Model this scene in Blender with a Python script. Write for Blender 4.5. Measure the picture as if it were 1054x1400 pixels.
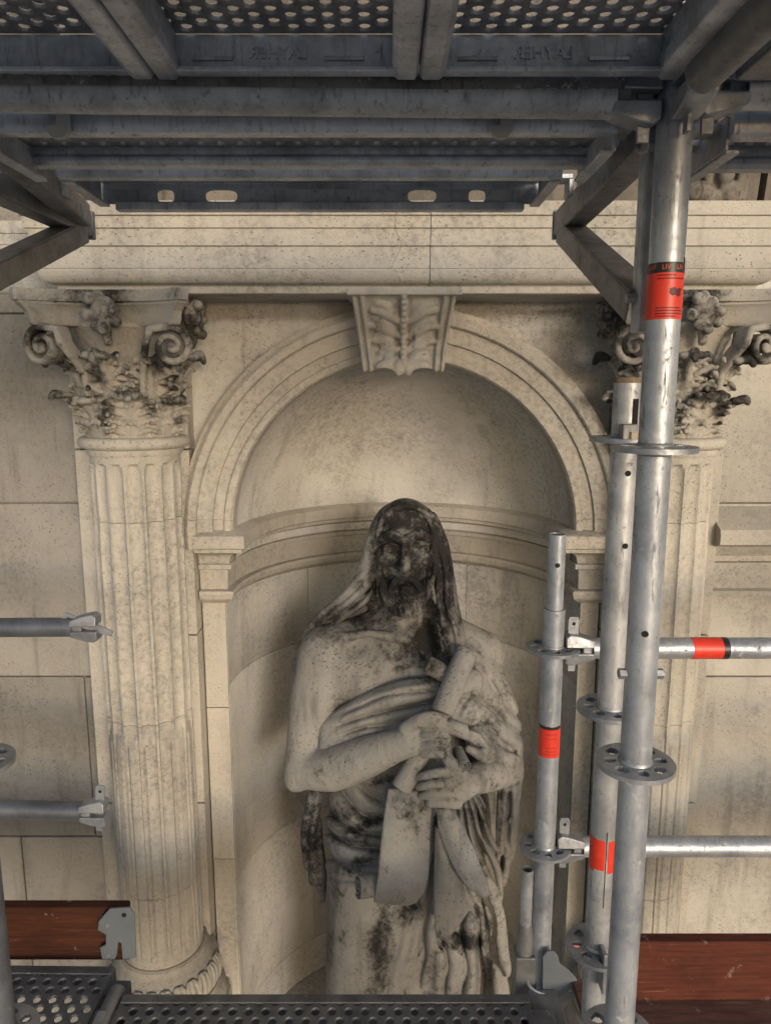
import bpy, bmesh, math, random
import numpy as np
from mathutils import Vector, Matrix
random.seed(7); RNG = np.random.default_rng(7)
for o in list(bpy.data.objects): bpy.data.objects.remove(o)
SC = bpy.context.scene; COL = SC.collection
# ------------------------------------------------------------ camera, sky, sun, exposure
EYE = 5.5                       # eye height above the street
PITCH = math.radians(9.7)       # looking slightly down
cam_d = bpy.data.cameras.new('camera'); cam = bpy.data.objects.new('camera', cam_d); COL.objects.link(cam)
cam.location = (0, 0, EYE); cam.rotation_euler = (math.radians(90) - PITCH, 0, 0)
cam_d.sensor_fit = 'VERTICAL'; cam_d.sensor_height = 24; cam_d.lens = 24 * 1000 / 1400
cam_d.clip_start = .02; cam_d.clip_end = 3000
SC.camera = cam
SUN_EL, SUN_AZ = math.radians(9), math.radians(22)      # sun behind the camera, to its right
world = bpy.data.worlds.new('World'); SC.world = world; world.use_nodes = True
wn = world.node_tree; bg = wn.nodes['Background']
sky = wn.nodes.new('ShaderNodeTexSky'); sky.sky_type = 'NISHITA'; sky.sun_disc = False
sky.sun_elevation = SUN_EL; sky.sun_rotation = math.pi - SUN_AZ
sky.air_density = .9; sky.dust_density = 2.2; sky.ozone_density = 1.0
wn.links.new(sky.outputs[0], bg.inputs[0]); bg.inputs[1].default_value = .15
sl = bpy.data.lights.new('sun', 'SUN'); sl.energy = 1.05; sl.angle = math.radians(17); sl.color = (1, .99, .98)
sun = bpy.data.objects.new('sun', sl); COL.objects.link(sun)
sd = Vector((math.sin(SUN_AZ) * math.cos(SUN_EL), -math.cos(SUN_AZ) * math.cos(SUN_EL), math.sin(SUN_EL)))
sun.rotation_euler = sd.to_track_quat('Z', 'Y').to_euler(); sun.location = sd * 20
vs = SC.view_settings; vs.view_transform = 'Standard'; vs.look = 'None'; vs.gamma = 1; vs.use_curve_mapping = False
vs.exposure = .45
cy = SC.cycles; cy.max_bounces = 6; cy.diffuse_bounces = 4; cy.glossy_bounces = 3; cy.transmission_bounces = 2; cy.caustics_reflective = False; cy.caustics_refractive = False

# ------------------------------------------------------------ helpers
cP, sP = math.cos(PITCH), math.sin(PITCH)
def P(px, py, D):
    """the point on the vertical plane D metres in front of the eye that a sight line of the photograph meets"""
    v = (700 - py) / 1000; dy = cP + v * sP; t = D / dy
    return Vector(((px - 527) / 1000 * t, D, EYE + t * (-sP + v * cP)))
def zat(py, D): return P(527, py, D).z
def xat(px, py, D): return P(px, py, D).x
def proj(co):
    """world positions (n,3) -> measured sheet coordinates, for placing stains"""
    x, y, z = co[:, 0], co[:, 1], co[:, 2] - EYE
    f = y * cP - z * sP; u = y * sP + z * cP
    return 527 + 1000 * x / f, 700 - 1000 * u / f
def tag(o, label=None, cat=None, group=None, kind=None):
    if label: o['label'] = label
    if cat: o['category'] = cat
    if group: o['group'] = group
    if kind: o['kind'] = kind
    return o
def empty(name, loc=(0, 0, 0), label=None, cat=None, group=None):
    o = bpy.data.objects.new(name, None); COL.objects.link(o); o.location = loc; o.empty_display_size = .05
    return tag(o, label, cat, group)
def link(name, me, mat, parent=None, smooth=False, bevel=0, seg=2, solid=0, angle=40):
    o = bpy.data.objects.new(name, me); COL.objects.link(o)
    if mat is not None and not me.materials: me.materials.append(mat)
    if smooth is not None:
        me.polygons.foreach_set('use_smooth', [bool(smooth) or bevel > 0] * len(me.polygons))
    if smooth == 'auto': me.set_sharp_from_angle(angle=math.radians(angle))
    if solid:
        m = o.modifiers.new('thick', 'SOLIDIFY'); m.thickness = solid; m.offset = -1
    if bevel:
        m = o.modifiers.new('bevel', 'BEVEL'); m.width = bevel; m.segments = seg; m.limit_method = 'ANGLE'; m.angle_limit = math.radians(35)
        m.harden_normals = True
    if parent is not None:
        o.parent = parent; o.matrix_parent_inverse = Matrix.Translation(parent.location).inverted()
    return o
def mesh(name, V, F):
    me = bpy.data.meshes.new(name); me.from_pydata([tuple(v) for v in V], [], F); me.update(); return me
def bm_mesh(name, bm, recalc=True):
    if recalc: bmesh.ops.recalc_face_normals(bm, faces=bm.faces)
    me = bpy.data.meshes.new(name); bm.to_mesh(me); bm.free(); return me
def bbox(bm, x0, x1, y0, y1, z0, z1, M=None):
    vs_ = [bm.verts.new((x, y, z)) for x in (x0, x1) for y in (y0, y1) for z in (z0, z1)]
    for f in ((0, 1, 3, 2), (4, 6, 7, 5), (0, 4, 5, 1), (2, 3, 7, 6), (0, 2, 6, 4), (1, 5, 7, 3)):
        bm.faces.new([vs_[i] for i in f])
    if M is not None:
        for v in vs_: v.co = M @ v.co
    return vs_
def box(name, x0, x1, y0, y1, z0, z1, mat, parent=None, bevel=.003, M=None, seg=2):
    bm = bmesh.new(); bbox(bm, x0, x1, y0, y1, z0, z1, M)
    return link(name, bm_mesh(name, bm), mat, parent, bevel=bevel, seg=seg)
def frame(a, b, up=Vector((0, 0, 1))):
    a = Vector(a); b = Vector(b); w = (b - a).normalized()
    if abs(w.dot(up)) > .98: up = Vector((0, 1, 0))
    u = up.cross(w).normalized(); v = w.cross(u)
    M = Matrix((u, v, w)).transposed().to_4x4(); M.translation = a
    return M, (b - a).length
def beam(name, a, b, w, h, mat, parent=None, bevel=.004, roll=0):
    M, L = frame(a, b)
    if roll: M = M @ Matrix.Rotation(roll, 4, 'Z')
    return box(name, -w/2, w/2, -h/2, h/2, 0, L, mat, parent, bevel, M)
def lathe_vf(prof, n, M=None, caps=(True, True), close=False):
    V, F = [], []
    for (r, z) in prof:
        for k in range(n):
            a = 2 * math.pi * k / n; V.append(Vector((r * math.cos(a), r * math.sin(a), z)))
    m = len(prof)
    for i in range(m - 1 + (1 if close else 0)):
        for k in range(n):
            k2 = (k + 1) % n; j = (i + 1) % m
            F.append((i*n + k, i*n + k2, j*n + k2, j*n + k))
    if not close:
        if caps[0]: F.append(tuple(range(n - 1, -1, -1)))
        if caps[1]: F.append(tuple((m-1)*n + k for k in range(n)))
    if M is not None: V = [M @ v for v in V]
    return V, F
def tube(name, a, b, r, mat, parent=None, n=36, wall=.0035, dent=0):
    """hollow tube with visible wall thickness at both ends"""
    M, L = frame(a, b); ri = r - wall
    prof = [(ri, 0), (r - .0008, 0), (r, .0008)] + [(r, L * t / 6) for t in range(1, 6)] + [(r, L - .0008), (r - .0008, L), (ri, L)]
    V, F = lathe_vf(prof, n, M, close=True)
    return link(name, mesh(name, V, F), mat, parent, smooth='auto')
def rod(name, a, b, r, mat, parent=None, n=20, bevel=.001):
    M, L = frame(a, b)
    V, F = lathe_vf([(r - bevel, 0), (r, bevel), (r, L - bevel), (r - bevel, L)], n, M)
    return link(name, mesh(name, V, F), mat, parent, smooth='auto')
def sweep_vf(path, prof, cap=True):
    """profile (offset, z) carried along a plan path (x, y); offset is to the viewer's side"""
    n = len(path); V, F = [], []; ns = []
    for i in range(n):
        ts = []
        if i > 0: ts.append((Vector(path[i]) - Vector(path[i-1])).normalized())
        if i < n - 1: ts.append((Vector(path[i+1]) - Vector(path[i])).normalized())
        nn = [Vector((t.y, -t.x)) for t in ts]
        if len(nn) == 2:
            s = nn[0] + nn[1]; k = s.length; s.normalize(); m = s / max(.3, s.dot(nn[0]))
        else: m = nn[0]
        ns.append(m)
    m = len(prof)
    for i in range(n):
        for (o, z) in prof: V.append((path[i][0] + ns[i].x * o, path[i][1] + ns[i].y * o, z))
    for i in range(n - 1):
        for j in range(m - 1):
            F.append((i*m + j, (i+1)*m + j, (i+1)*m + j + 1, i*m + j + 1))
    if cap:
        F.append(tuple(range(m))); F.append(tuple((n-1)*m + j for j in range(m - 1, -1, -1)))
    return V, F
def arc_prof(o0, z0, o1, z1, bulge, n=6):
    """points from (o0,z0) to (o1,z1) bowed outwards by bulge"""
    out = []; dx, dz = o1 - o0, z1 - z0; L = math.hypot(dx, dz) or 1
    nx, nz = -dz / L, dx / L
    if nx < 0: nx, nz = -nx, -nz
    for i in range(n + 1):
        t = i / n; s = math.sin(math.pi * t) * bulge
        out.append((o0 + dx*t + nx*s, z0 + dz*t + nz*s))
    return out
def pt_attr(me, name, vals):
    a = me.attributes.new(name, 'FLOAT', 'POINT'); a.data.foreach_set('value', np.asarray(vals, dtype=np.float32))
def coords(me):
    c = np.empty(len(me.vertices) * 3, dtype=np.float32); me.vertices.foreach_get('co', c); return c.reshape(-1, 3)
def copy_tree(o, parent=None, off=None):
    c = o.copy(); COL.objects.link(c); c.parent = parent
    for ch in o.children: copy_tree(ch, c)
    return c

# ------------------------------------------------------------ materials
def nodes(name):
    m = bpy.data.materials.new(name); m.use_nodes = True; nt = m.node_tree
    return m, nt, nt.nodes['Principled BSDF']
def N(nt, typ, **kw):
    n = nt.nodes.new(typ)
    for k, v in kw.items():
        if k.startswith('i_'): n.inputs[k[2:].replace('_', ' ')].default_value = v
        else: setattr(n, k, v)
    return n
def noise(nt, vec, scale, detail=4, rough=.55, lac=2.0):
    n = N(nt, 'ShaderNodeTexNoise'); n.inputs['Scale'].default_value = scale; n.inputs['Detail'].default_value = detail
    n.inputs['Roughness'].default_value = rough; nt.links.new(vec, n.inputs['Vector']); return n.outputs['Fac']
def ramp(nt, fac, a, b, va=0., vb=1.):
    r = N(nt, 'ShaderNodeMapRange'); r.clamp = True; r.interpolation_type = 'SMOOTHSTEP'
    for i, v in zip((1, 2, 3, 4), (a, b, va, vb)): r.inputs[i].default_value = v
    nt.links.new(fac, r.inputs[0]); return r.outputs[0]
def math_(nt, op, a, b=0., clamp=False):
    m = N(nt, 'ShaderNodeMath', operation=op); m.use_clamp = clamp
    for i, v in enumerate((a, b)):
        if isinstance(v, (int, float)): m.inputs[i].default_value = v
        else: nt.links.new(v, m.inputs[i])
    return m.outputs[0]
def mix(nt, fac, a, b, mode='MIX'):
    m = N(nt, 'ShaderNodeMix', data_type='RGBA', blend_type=mode)
    for i, v in ((0, fac), (6, a), (7, b)):
        if isinstance(v, tuple): m.inputs[i].default_value = (*v, 1) if len(v) == 3 else v
        elif isinstance(v, (int, float)): m.inputs[i].default_value = v
        else: nt.links.new(v, m.inputs[i])
    return m.outputs[2]
def scaled(nt, vec, s):
    m = N(nt, 'ShaderNodeMapping'); m.inputs['Scale'].default_value = s; nt.links.new(vec, m.inputs[0]); return m.outputs[0]
def voro(nt, vec, scale, rnd=1.0):
    n = N(nt, 'ShaderNodeTexVoronoi'); n.inputs['Scale'].default_value = scale; n.inputs['Randomness'].default_value = rnd
    nt.links.new(vec, n.inputs['Vector']); return n.outputs['Distance']
def stone(name, base, dark, warm, pits=1., soot_col=(.019, .0175, .0165), block=.10, grime=.5, soot_gain=1.0, bump=1.0, lichen=.3):
    m, nt, b = nodes(name)
    pos = N(nt, 'ShaderNodeNewGeometry').outputs['Position']
    n1 = noise(nt, pos, 2.2, 3, .6); n2 = noise(nt, pos, 9, 5, .68); n3 = noise(nt, pos, 55, 3, .7)
    streak = noise(nt, scaled(nt, pos, (9, 9, 1.1)), 1.6, 3, .65)
    c = mix(nt, ramp(nt, n1, .38, .68, 0, .75), base, dark)
    c = mix(nt, ramp(nt, n2, .48, .72, 0, .55), c, warm)
    c = mix(nt, math_(nt, 'MULTIPLY', ramp(nt, streak, .52, .74), grime), c, tuple(x * .55 for x in dark))
    c = mix(nt, math_(nt, 'MULTIPLY', ramp(nt, n3, .30, .60, .5, 0.), ramp(nt, n1, .40, .62, .15, .9)), c, (.12, .10, .08))
    c = mix(nt, ramp(nt, noise(nt, scaled(nt, pos, (1, 1, .6)), 1.1, 3, .6), .45, .70, 0, .55), c, tuple(x * .62 for x in dark))
    grey = ramp(nt, noise(nt, pos, 4.3, 4, .7), .56, .70, 0, lichen)
    c = mix(nt, grey, c, (.22, .215, .205))
    # pits and specks of a shelly limestone
    pm = ramp(nt, noise(nt, pos, 5.5, 2, .6), .38, .66)
    v1 = voro(nt, scaled(nt, pos, (1, 1, 1.5)), 62); v2 = voro(nt, pos, 150)
    p1 = math_(nt, 'MULTIPLY', ramp(nt, v1, .10, .22, 1, 0), pm)
    p2 = math_(nt, 'MULTIPLY', ramp(nt, v2, .13, .27, 1, 0), ramp(nt, n2, .38, .6))
    p = math_(nt, 'MULTIPLY', math_(nt, 'MAXIMUM', p1, p2), pits, True)
    c = mix(nt, math_(nt, 'MULTIPLY', p, .62), c, (.07, .058, .045))
    rnd = N(nt, 'ShaderNodeObjectInfo').outputs['Random']
    bri = ramp(nt, rnd, 0, 1, 1 - block, 1 + block)
    hv = N(nt, 'ShaderNodeHueSaturation'); nt.links.new(c, hv.inputs['Color']); nt.links.new(bri, hv.inputs['Value']); hv.inputs['Saturation'].default_value = .64; c = hv.outputs[0]
    at = N(nt, 'ShaderNodeAttribute', attribute_name='soot').outputs['Fac']
    brk = math_(nt, 'ADD', math_(nt, 'MULTIPLY', math_(nt, 'SUBTRACT', n2, .5), 1.5), math_(nt, 'MULTIPLY', math_(nt, 'SUBTRACT', n3, .5), 1.0))
    s = math_(nt, 'ADD', math_(nt, 'MULTIPLY', at, 1.35 * soot_gain), math_(nt, 'SUBTRACT', brk, .52))
    s = ramp(nt, s, .0, .62, 0, .95)
    sc = mix(nt, n3, soot_col, tuple(x * 1.7 for x in soot_col))
    c = mix(nt, s, c, sc)
    nt.links.new(c, b.inputs['Base Color']); b.inputs['Roughness'].default_value = .88
    b.inputs['Specular IOR Level'].default_value = .15
    h = math_(nt, 'SUBTRACT', math_(nt, 'MULTIPLY', n3, .8), math_(nt, 'MULTIPLY', p1, 1.1 * pits))
    bp = N(nt, 'ShaderNodeBump'); bp.inputs['Strength'].default_value = .55 * bump; bp.inputs['Distance'].default_value = .006
    nt.links.new(h, bp.inputs['Height']); nt.links.new(bp.outputs[0], b.inputs['Normal'])
    return m
def metal(name, base, dark, metallic=.75, rough=.42, dirt=(.09, .075, .06), dirt_amt=.35, bump=.25, splash=0.):
    m, nt, b = nodes(name)
    pos = N(nt, 'ShaderNodeNewGeometry').outputs['Position']
    rnd = N(nt, 'ShaderNodeObjectInfo').outputs['Random']
    off = N(nt, 'ShaderNodeVectorMath', operation='ADD'); nt.links.new(pos, off.inputs[0])
    cmb = N(nt, 'ShaderNodeCombineXYZ'); nt.links.new(math_(nt, 'MULTIPLY', rnd, 7.), cmb.inputs[0]); nt.links.new(cmb.outputs[0], off.inputs[1]); pos = off.outputs[0]
    n1 = noise(nt, pos, 11, 5, .65); n2 = noise(nt, pos, 60, 5, .7); n3 = noise(nt, scaled(nt, pos, (60, 60, 9)), 2.2, 5, .7)
    c = mix(nt, ramp(nt, n1, .35, .7), base, dark)
    d = math_(nt, 'MULTIPLY', ramp(nt, n3, .52, .74), dirt_amt)
    d2 = math_(nt, 'MULTIPLY', ramp(nt, n2, .58, .75), dirt_amt * 1.1)
    dd = math_(nt, 'MAXIMUM', d, d2)
    c = mix(nt, dd, c, dirt)
    if splash:
        sp = ramp(nt, noise(nt, pos, 34, 6, .75), .60, .66, 0, splash); c = mix(nt, sp, c, (.5, .49, .46)); dd = math_(nt, 'MAXIMUM', dd, sp)
    nt.links.new(c, b.inputs['Base Color'])
    nt.links.new(ramp(nt, dd, 0, .5, metallic, .05), b.inputs['Metallic'])
    nt.links.new(math_(nt, 'ADD', ramp(nt, n2, .3, .7, rough - .08, rough + .12), math_(nt, 'MULTIPLY', dd, .4), True), b.inputs['Roughness'])
    bp = N(nt, 'ShaderNodeBump'); bp.inputs['Strength'].default_value = bump; bp.inputs['Distance'].default_value = .002
    nt.links.new(math_(nt, 'ADD', n2, math_(nt, 'MULTIPLY', n1, .6)), bp.inputs['Height']); nt.links.new(bp.outputs[0], b.inputs['Normal'])
    return m
def paint(name, col, rough=.5, wear=(.2, .18, .15), amt=.25):
    m, nt, b = nodes(name)
    pos = N(nt, 'ShaderNodeNewGeometry').outputs['Position']
    c = mix(nt, ramp(nt, noise(nt, pos, 70, 5, .7), .52, .75, 0, amt), col, wear)
    c = mix(nt, ramp(nt, noise(nt, pos, 14, 4), .35, .7, 0, .25), c, tuple(x * .6 for x in col))
    nt.links.new(c, b.inputs['Base Color']); b.inputs['Roughness'].default_value = rough
    return m
def wood(name, col, dark, pale):
    m, nt, b = nodes(name)
    pos = N(nt, 'ShaderNodeNewGeometry').outputs['Position']
    g = noise(nt, scaled(nt, pos, (1.3, 14, 26)), 5, 6, .7); g2 = noise(nt, scaled(nt, pos, (2.2, 40, 70)), 4, 5, .75)
    c = mix(nt, ramp(nt, g, .3, .7), col, dark)
    c = mix(nt, ramp(nt, g2, .60, .74, 0, .75), c, pale)
    c = mix(nt, ramp(nt, noise(nt, pos, 5, 5, .65), .45, .75, 0, .6), c, tuple(x * .5 for x in dark))
    c = mix(nt, ramp(nt, noise(nt, pos, 22, 6, .75), .60, .68, 0, .55), c, (.30, .25, .20))
    c = mix(nt, ramp(nt, noise(nt, scaled(nt, pos, (.6, 6, 10)), 9, 4, .8), .62, .70, 0, .5), c, pale)
    nt.links.new(c, b.inputs['Base Color']); b.inputs['Roughness'].default_value = .85; b.inputs['Specular IOR Level'].default_value = .2
    bp = N(nt, 'ShaderNodeBump'); bp.inputs['Strength'].default_value = .35; bp.inputs['Distance'].default_value = .003
    nt.links.new(g2, bp.inputs['Height']); nt.links.new(bp.outputs[0], b.inputs['Normal'])
    return m
M_WALL = stone('limestone_wall', (.50, .455, .375), (.38, .35, .295), (.48, .415, .32), pits=1.2, grime=.5, lichen=.6, block=.17)
M_WALL_SHADE = stone('dirty_shaded_limestone_wall', (.31, .285, .245), (.22, .205, .18), (.29, .25, .20), pits=1.3, grime=.5, lichen=.5, block=.15)  # wall stone darkened: dirt, plus the left side's shade put into the colour
M_TRIM = stone('limestone_trim', (.53, .475, .38), (.42, .38, .31), (.52, .435, .31), pits=1.0, block=.05, grime=.38, lichen=.2)
M_NICHE = stone('limestone_niche', (.62, .59, .53), (.49, .465, .42), (.56, .515, .44), pits=1.3, grime=.45, lichen=.45)
M_CARVE = stone('limestone_carved', (.47, .425, .345), (.35, .32, .26), (.46, .38, .27), pits=.7, block=.03, grime=.3, lichen=.1)
M_STATUE = stone('statue_stone', (.34, .32, .285), (.18, .168, .15), (.32, .28, .22), pits=.9, block=0, grime=.6, lichen=.4, soot_col=(.013, .012, .012), bump=1.7)
M_FRIEZE = stone('sooty_frieze', (.22, .185, .14), (.10, .085, .07), (.26, .20, .13), pits=.6, grime=.8)
M_MORTAR = stone('mortar', (.30, .26, .20), (.18, .155, .125), (.32, .26, .18), pits=1.)
M_GALV = metal('galvanised_tube', (.47, .495, .535), (.29, .315, .355), .6, .42, dirt_amt=.9, splash=.35)
M_GALV2 = metal('galvanised_old_tube', (.48, .49, .505), (.28, .285, .295), .4, .46, dirt_amt=.8, splash=.35)
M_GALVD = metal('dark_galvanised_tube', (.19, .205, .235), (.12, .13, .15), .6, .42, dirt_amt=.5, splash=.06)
M_DECK = metal('deck_steel', (.27, .27, .28), (.14, .14, .145), .3, .48, dirt=(.10, .08, .065), dirt_amt=.6, bump=.5, splash=.15)
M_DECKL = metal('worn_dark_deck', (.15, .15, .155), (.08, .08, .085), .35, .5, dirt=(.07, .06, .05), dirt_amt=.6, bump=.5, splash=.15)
M_RAIL = metal('deck_rail_steel', (.58, .605, .645), (.32, .335, .36), .42, .42, dirt=(.14, .11, .085), dirt_amt=.7, bump=.6, splash=.4)
M_FRAME = metal('bracket_steel', (.22, .22, .22), (.12, .12, .12), .25, .5, dirt=(.13, .10, .075), dirt_amt=.6, bump=.5)
M_DIRTY = metal('grimy_steel', (.20, .19, .175), (.07, .062, .055), .1, .7, dirt=(.05, .042, .036), dirt_amt=.8, bump=1., splash=.85)
M_CAST = metal('cast_steel', (.36, .38, .41), (.22, .23, .25), .6, .42, dirt_amt=.4, bump=.5)
M_PLATE = paint('grey_plate', (.12, .137, .155), .5, (.2, .2, .2), .3)
M_RED = paint('red_label', (.74, .045, .022), .42, (.50, .16, .11), .5)
M_RED_IN = paint('label_print', (.10, .012, .012), .5)
M_BLACK = paint('black_label', (.02, .018, .022), .4)
M_ORANGE = paint('orange_print', (.75, .13, .06), .5)
M_HOLE = paint('hole_dark', (.008, .008, .009), .9)
M_WOODR = wood('red_toe_board', (.125, .036, .022), (.065, .022, .015), (.30, .16, .11))
M_WOODL = wood('dark_red_toe_board', (.085, .028, .013), (.036, .014, .009), (.18, .08, .04))
M_PLY = wood('plywood_floor', (.17, .085, .065), (.10, .05, .042), (.24, .15, .12))
M_STREET = stone('street_paving', (.50, .48, .44), (.42, .40, .37), (.48, .45, .40))
M_TIE = paint('white_tie', (.75, .73, .68), .5)
# ------------------------------------------------------------ carving: signed distance fields turned into one continuous mesh
class Field:
    def __init__(s, lo, hi, h):
        s.lo = np.array(lo, dtype=np.float32); s.h = h
        s.n = np.ceil((np.array(hi) - s.lo) / h).astype(int) + 1
        s.ax = [s.lo[i] + h * np.arange(s.n[i], dtype=np.float32) for i in range(3)]
        s.a = np.full(tuple(s.n), 1e3, dtype=np.float32)
    def sl(s, lo, hi, pad):
        r = []
        for i in range(3):
            a = max(0, int((lo[i] - pad - s.lo[i]) / s.h)); b = min(int(s.n[i]), int((hi[i] + pad - s.lo[i]) / s.h) + 2)
            if b <= a: return None
            r.append(slice(a, b))
        return tuple(r)
    def grid(s, sl): return s.ax[0][sl[0]][:, None, None], s.ax[1][sl[1]][None, :, None], s.ax[2][sl[2]][None, None, :]
    def comb(s, sl, d, k, mode='add'):
        A = s.a[sl]
        if mode == 'sub': A = -A
        if k > 0:
            hh = np.maximum(k - np.abs(A - d), 0) / k; r = np.minimum(A, d) - hh * hh * k * .25
        else: r = np.minimum(A, d)
        s.a[sl] = -r if mode == 'sub' else r
    def cap(s, p, q, ra, rb=None, k=.02, mode='add', flat=None):
        """round cone p->q; flat=(axis, factor) squashes it"""
        rb = ra if rb is None else rb; p = np.array(p, dtype=np.float32); q = np.array(q, dtype=np.float32); R = max(ra, rb)
        sl = s.sl(np.minimum(p, q) - R, np.maximum(p, q) + R, k + 3 * s.h)
        if sl is None: return
        X, Y, Z = s.grid(sl); d = q - p; L2 = float(d @ d) + 1e-12
        t = np.clip(((X - p[0]) * d[0] + (Y - p[1]) * d[1] + (Z - p[2]) * d[2]) / L2, 0, 1)
        dist = np.sqrt((X - p[0] - t * d[0])**2 + (Y - p[1] - t * d[1])**2 + (Z - p[2] - t * d[2])**2) - (ra + t * (rb - ra))
        s.comb(sl, dist, k, mode)
    def line(s, pts, rs, k=.02, mode='add', n=0):
        """smooth polyline of round cones (Catmull-Rom when n>0)"""
        pts = [np.array(p, dtype=np.float64) for p in pts]
        if isinstance(rs, (int, float)): rs = [rs] * len(pts)
        if n:
            pp, rr = [], []
            for i in range(len(pts) - 1):
                p0, p1, p2, p3 = pts[max(i-1, 0)], pts[i], pts[i+1], pts[min(i+2, len(pts)-1)]
                for j in range(n):
                    t = j / n
                    pp.append(.5 * ((2*p1) + (p2-p0)*t + (2*p0-5*p1+4*p2-p3)*t*t + (3*p1-p0-3*p2+p3)*t**3)); rr.append(rs[i] + t * (rs[i+1] - rs[i]))
            pts, rs = pp + [pts[-1]], rr + [rs[-1]]
        R = max(rs); arr = np.array(pts)
        sl = s.sl(arr.min(0) - R, arr.max(0) + R, k + 3 * s.h)
        if sl is None: return
        X, Y, Z = s.grid(sl); best = None
        for i in range(len(pts) - 1):
            p, q = pts[i].astype(np.float32), pts[i+1].astype(np.float32); d = q - p; L2 = float(d @ d) + 1e-12
            t = np.clip(((X - p[0]) * d[0] + (Y - p[1]) * d[1] + (Z - p[2]) * d[2]) / L2, 0, 1)
            dist = np.sqrt((X - p[0] - t * d[0])**2 + (Y - p[1] - t * d[1])**2 + (Z - p[2] - t * d[2])**2) - (rs[i] + t * (rs[i+1] - rs[i]))
            best = dist if best is None else np.minimum(best, dist)
        s.comb(sl, best, k, mode)
    def ell(s, c, r, k=.02, mode='add', rot=None):
        c = np.array(c, dtype=np.float32); R = max(r)
        sl = s.sl(c - R, c + R, k + 3 * s.h)
        if sl is None: return
        X, Y, Z = s.grid(sl); X = X - c[0]; Y = Y - c[1]; Z = Z - c[2]
        if rot is not None:
            m = np.array(rot.inverted().to_3x3()) if hasattr(rot, 'inverted') else rot
            X, Y, Z = (m[i][0]*X + m[i][1]*Y + m[i][2]*Z for i in range(3))
        k0 = np.sqrt((X/r[0])**2 + (Y/r[1])**2 + (Z/r[2])**2); k1 = np.sqrt((X/r[0]**2)**2 + (Y/r[1]**2)**2 + (Z/r[2]**2)**2)
        s.comb(sl, k0 * (k0 - 1) / np.maximum(k1, 1e-6), k, mode)
    def fn(s, lo, hi, f, k=0., mode='add'):
        sl = s.sl(lo, hi, k)
        s.comb(sl, f(*s.grid(sl)).astype(np.float32), k, mode)
    def folds(s, masks, phase, A, sharp=.5, band=.05):
        """press cloth folds into the carved surface: rounded ridges, narrow valleys; masks as in stain()"""
        idx = np.nonzero(np.abs(s.a) < band); co = np.stack([s.ax[i][idx[i]] for i in range(3)], 1)
        u, v = proj(co); m = np.zeros(len(u))
        for bl in masks:
            cx, cy, rx, ry, st = bl[:5]; an = math.radians(bl[5]) if len(bl) > 5 else 0
            dx, dy = u - cx, v - cy; ca, sa = math.cos(an), math.sin(an); q = ((dx*ca + dy*sa) / rx)**2 + ((-dx*sa + dy*ca) / ry)**2
            m = np.maximum(m, st * np.clip(1.5 * (1 - q), 0, 1))
        ph = phase(u, v) + .16 * np.sin(u * .053 + v * .031) + .12 * np.sin(v * .083 - u * .027)
        amp = .75 + .25 * np.sin(np.floor(ph) * 12.9898)
        g = np.abs(np.sin(np.pi * ph))**sharp
        s.a[idx] -= (A * amp * m * (g - .62)).astype(np.float32)
    def depth(s, x, z):
        """y of the first surface met looking along +y at (x, z)"""
        i = int(round((x - s.lo[0]) / s.h)); j = int(round((z - s.lo[2]) / s.h))
        i = min(max(i, 0), s.n[0]-1); j = min(max(j, 0), s.n[2]-1)
        c = s.a[i, :, j]; w = np.nonzero(c < 0)[0]
        return float(s.ax[1][w[0]]) if len(w) else None
    def mesh(s, name, smooth=2):
        a = s.a; sg = a < 0; h = s.h
        nx, ny, nz = a.shape
        cnt = np.zeros((nx-1, ny-1, nz-1), dtype=np.int8)
        for dx in (0, 1):
            for dy in (0, 1):
                for dz in (0, 1): cnt += sg[dx:nx-1+dx, dy:ny-1+dy, dz:nz-1+dz]
        act = (cnt > 0) & (cnt < 8); idx = np.argwhere(act)
        vid = np.full(act.shape, -1, dtype=np.int64); vid[act] = np.arange(len(idx))
        acc = np.zeros((len(idx), 3)); w = np.zeros(len(idx)); I, J, K = idx.T
        for ax in range(3):
            o1, o2 = [(1, 2), (0, 2), (0, 1)][ax]
            for u in (0, 1):
                for v in (0, 1):
                    b = [I.copy(), J.copy(), K.copy()]; b[o1] = b[o1] + u; b[o2] = b[o2] + v
                    e = [x.copy() for x in b]; e[ax] = e[ax] + 1
                    va = a[b[0], b[1], b[2]]; vb = a[e[0], e[1], e[2]]; m = (va < 0) != (vb < 0)
                    t = np.where(m, va / np.where(m, va - vb, 1), 0)
                    p = np.stack(b, 1).astype(float); p[:, ax] += t
                    acc[m] += p[m]; w[m] += 1
        V = acc / w[:, None] * h + s.lo
        Q = []
        for ax in range(3):
            o1, o2 = [(1, 2), (2, 0), (0, 1)][ax]
            sl0 = [slice(1, -1)] * 3; sl0[ax] = slice(0, -1); sl1 = list(sl0); sl1[ax] = slice(1, None)
            A = sg[tuple(sl0)]; B = sg[tuple(sl1)]
            e = np.argwhere(A != B); fl = A[tuple(e.T)]
            e = e + 1; e[:, ax] -= 1
            def at(d1, d2):
                c = e.copy(); c[:, o1] += d1; c[:, o2] += d2; return vid[c[:, 0], c[:, 1], c[:, 2]]
            q = np.stack([at(-1, -1), at(0, -1), at(0, 0), at(-1, 0)], 1)
            q[~fl] = q[~fl][:, ::-1]; Q.append(q)
        Q = np.concatenate(Q); Q = Q[(Q >= 0).all(1)]
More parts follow.
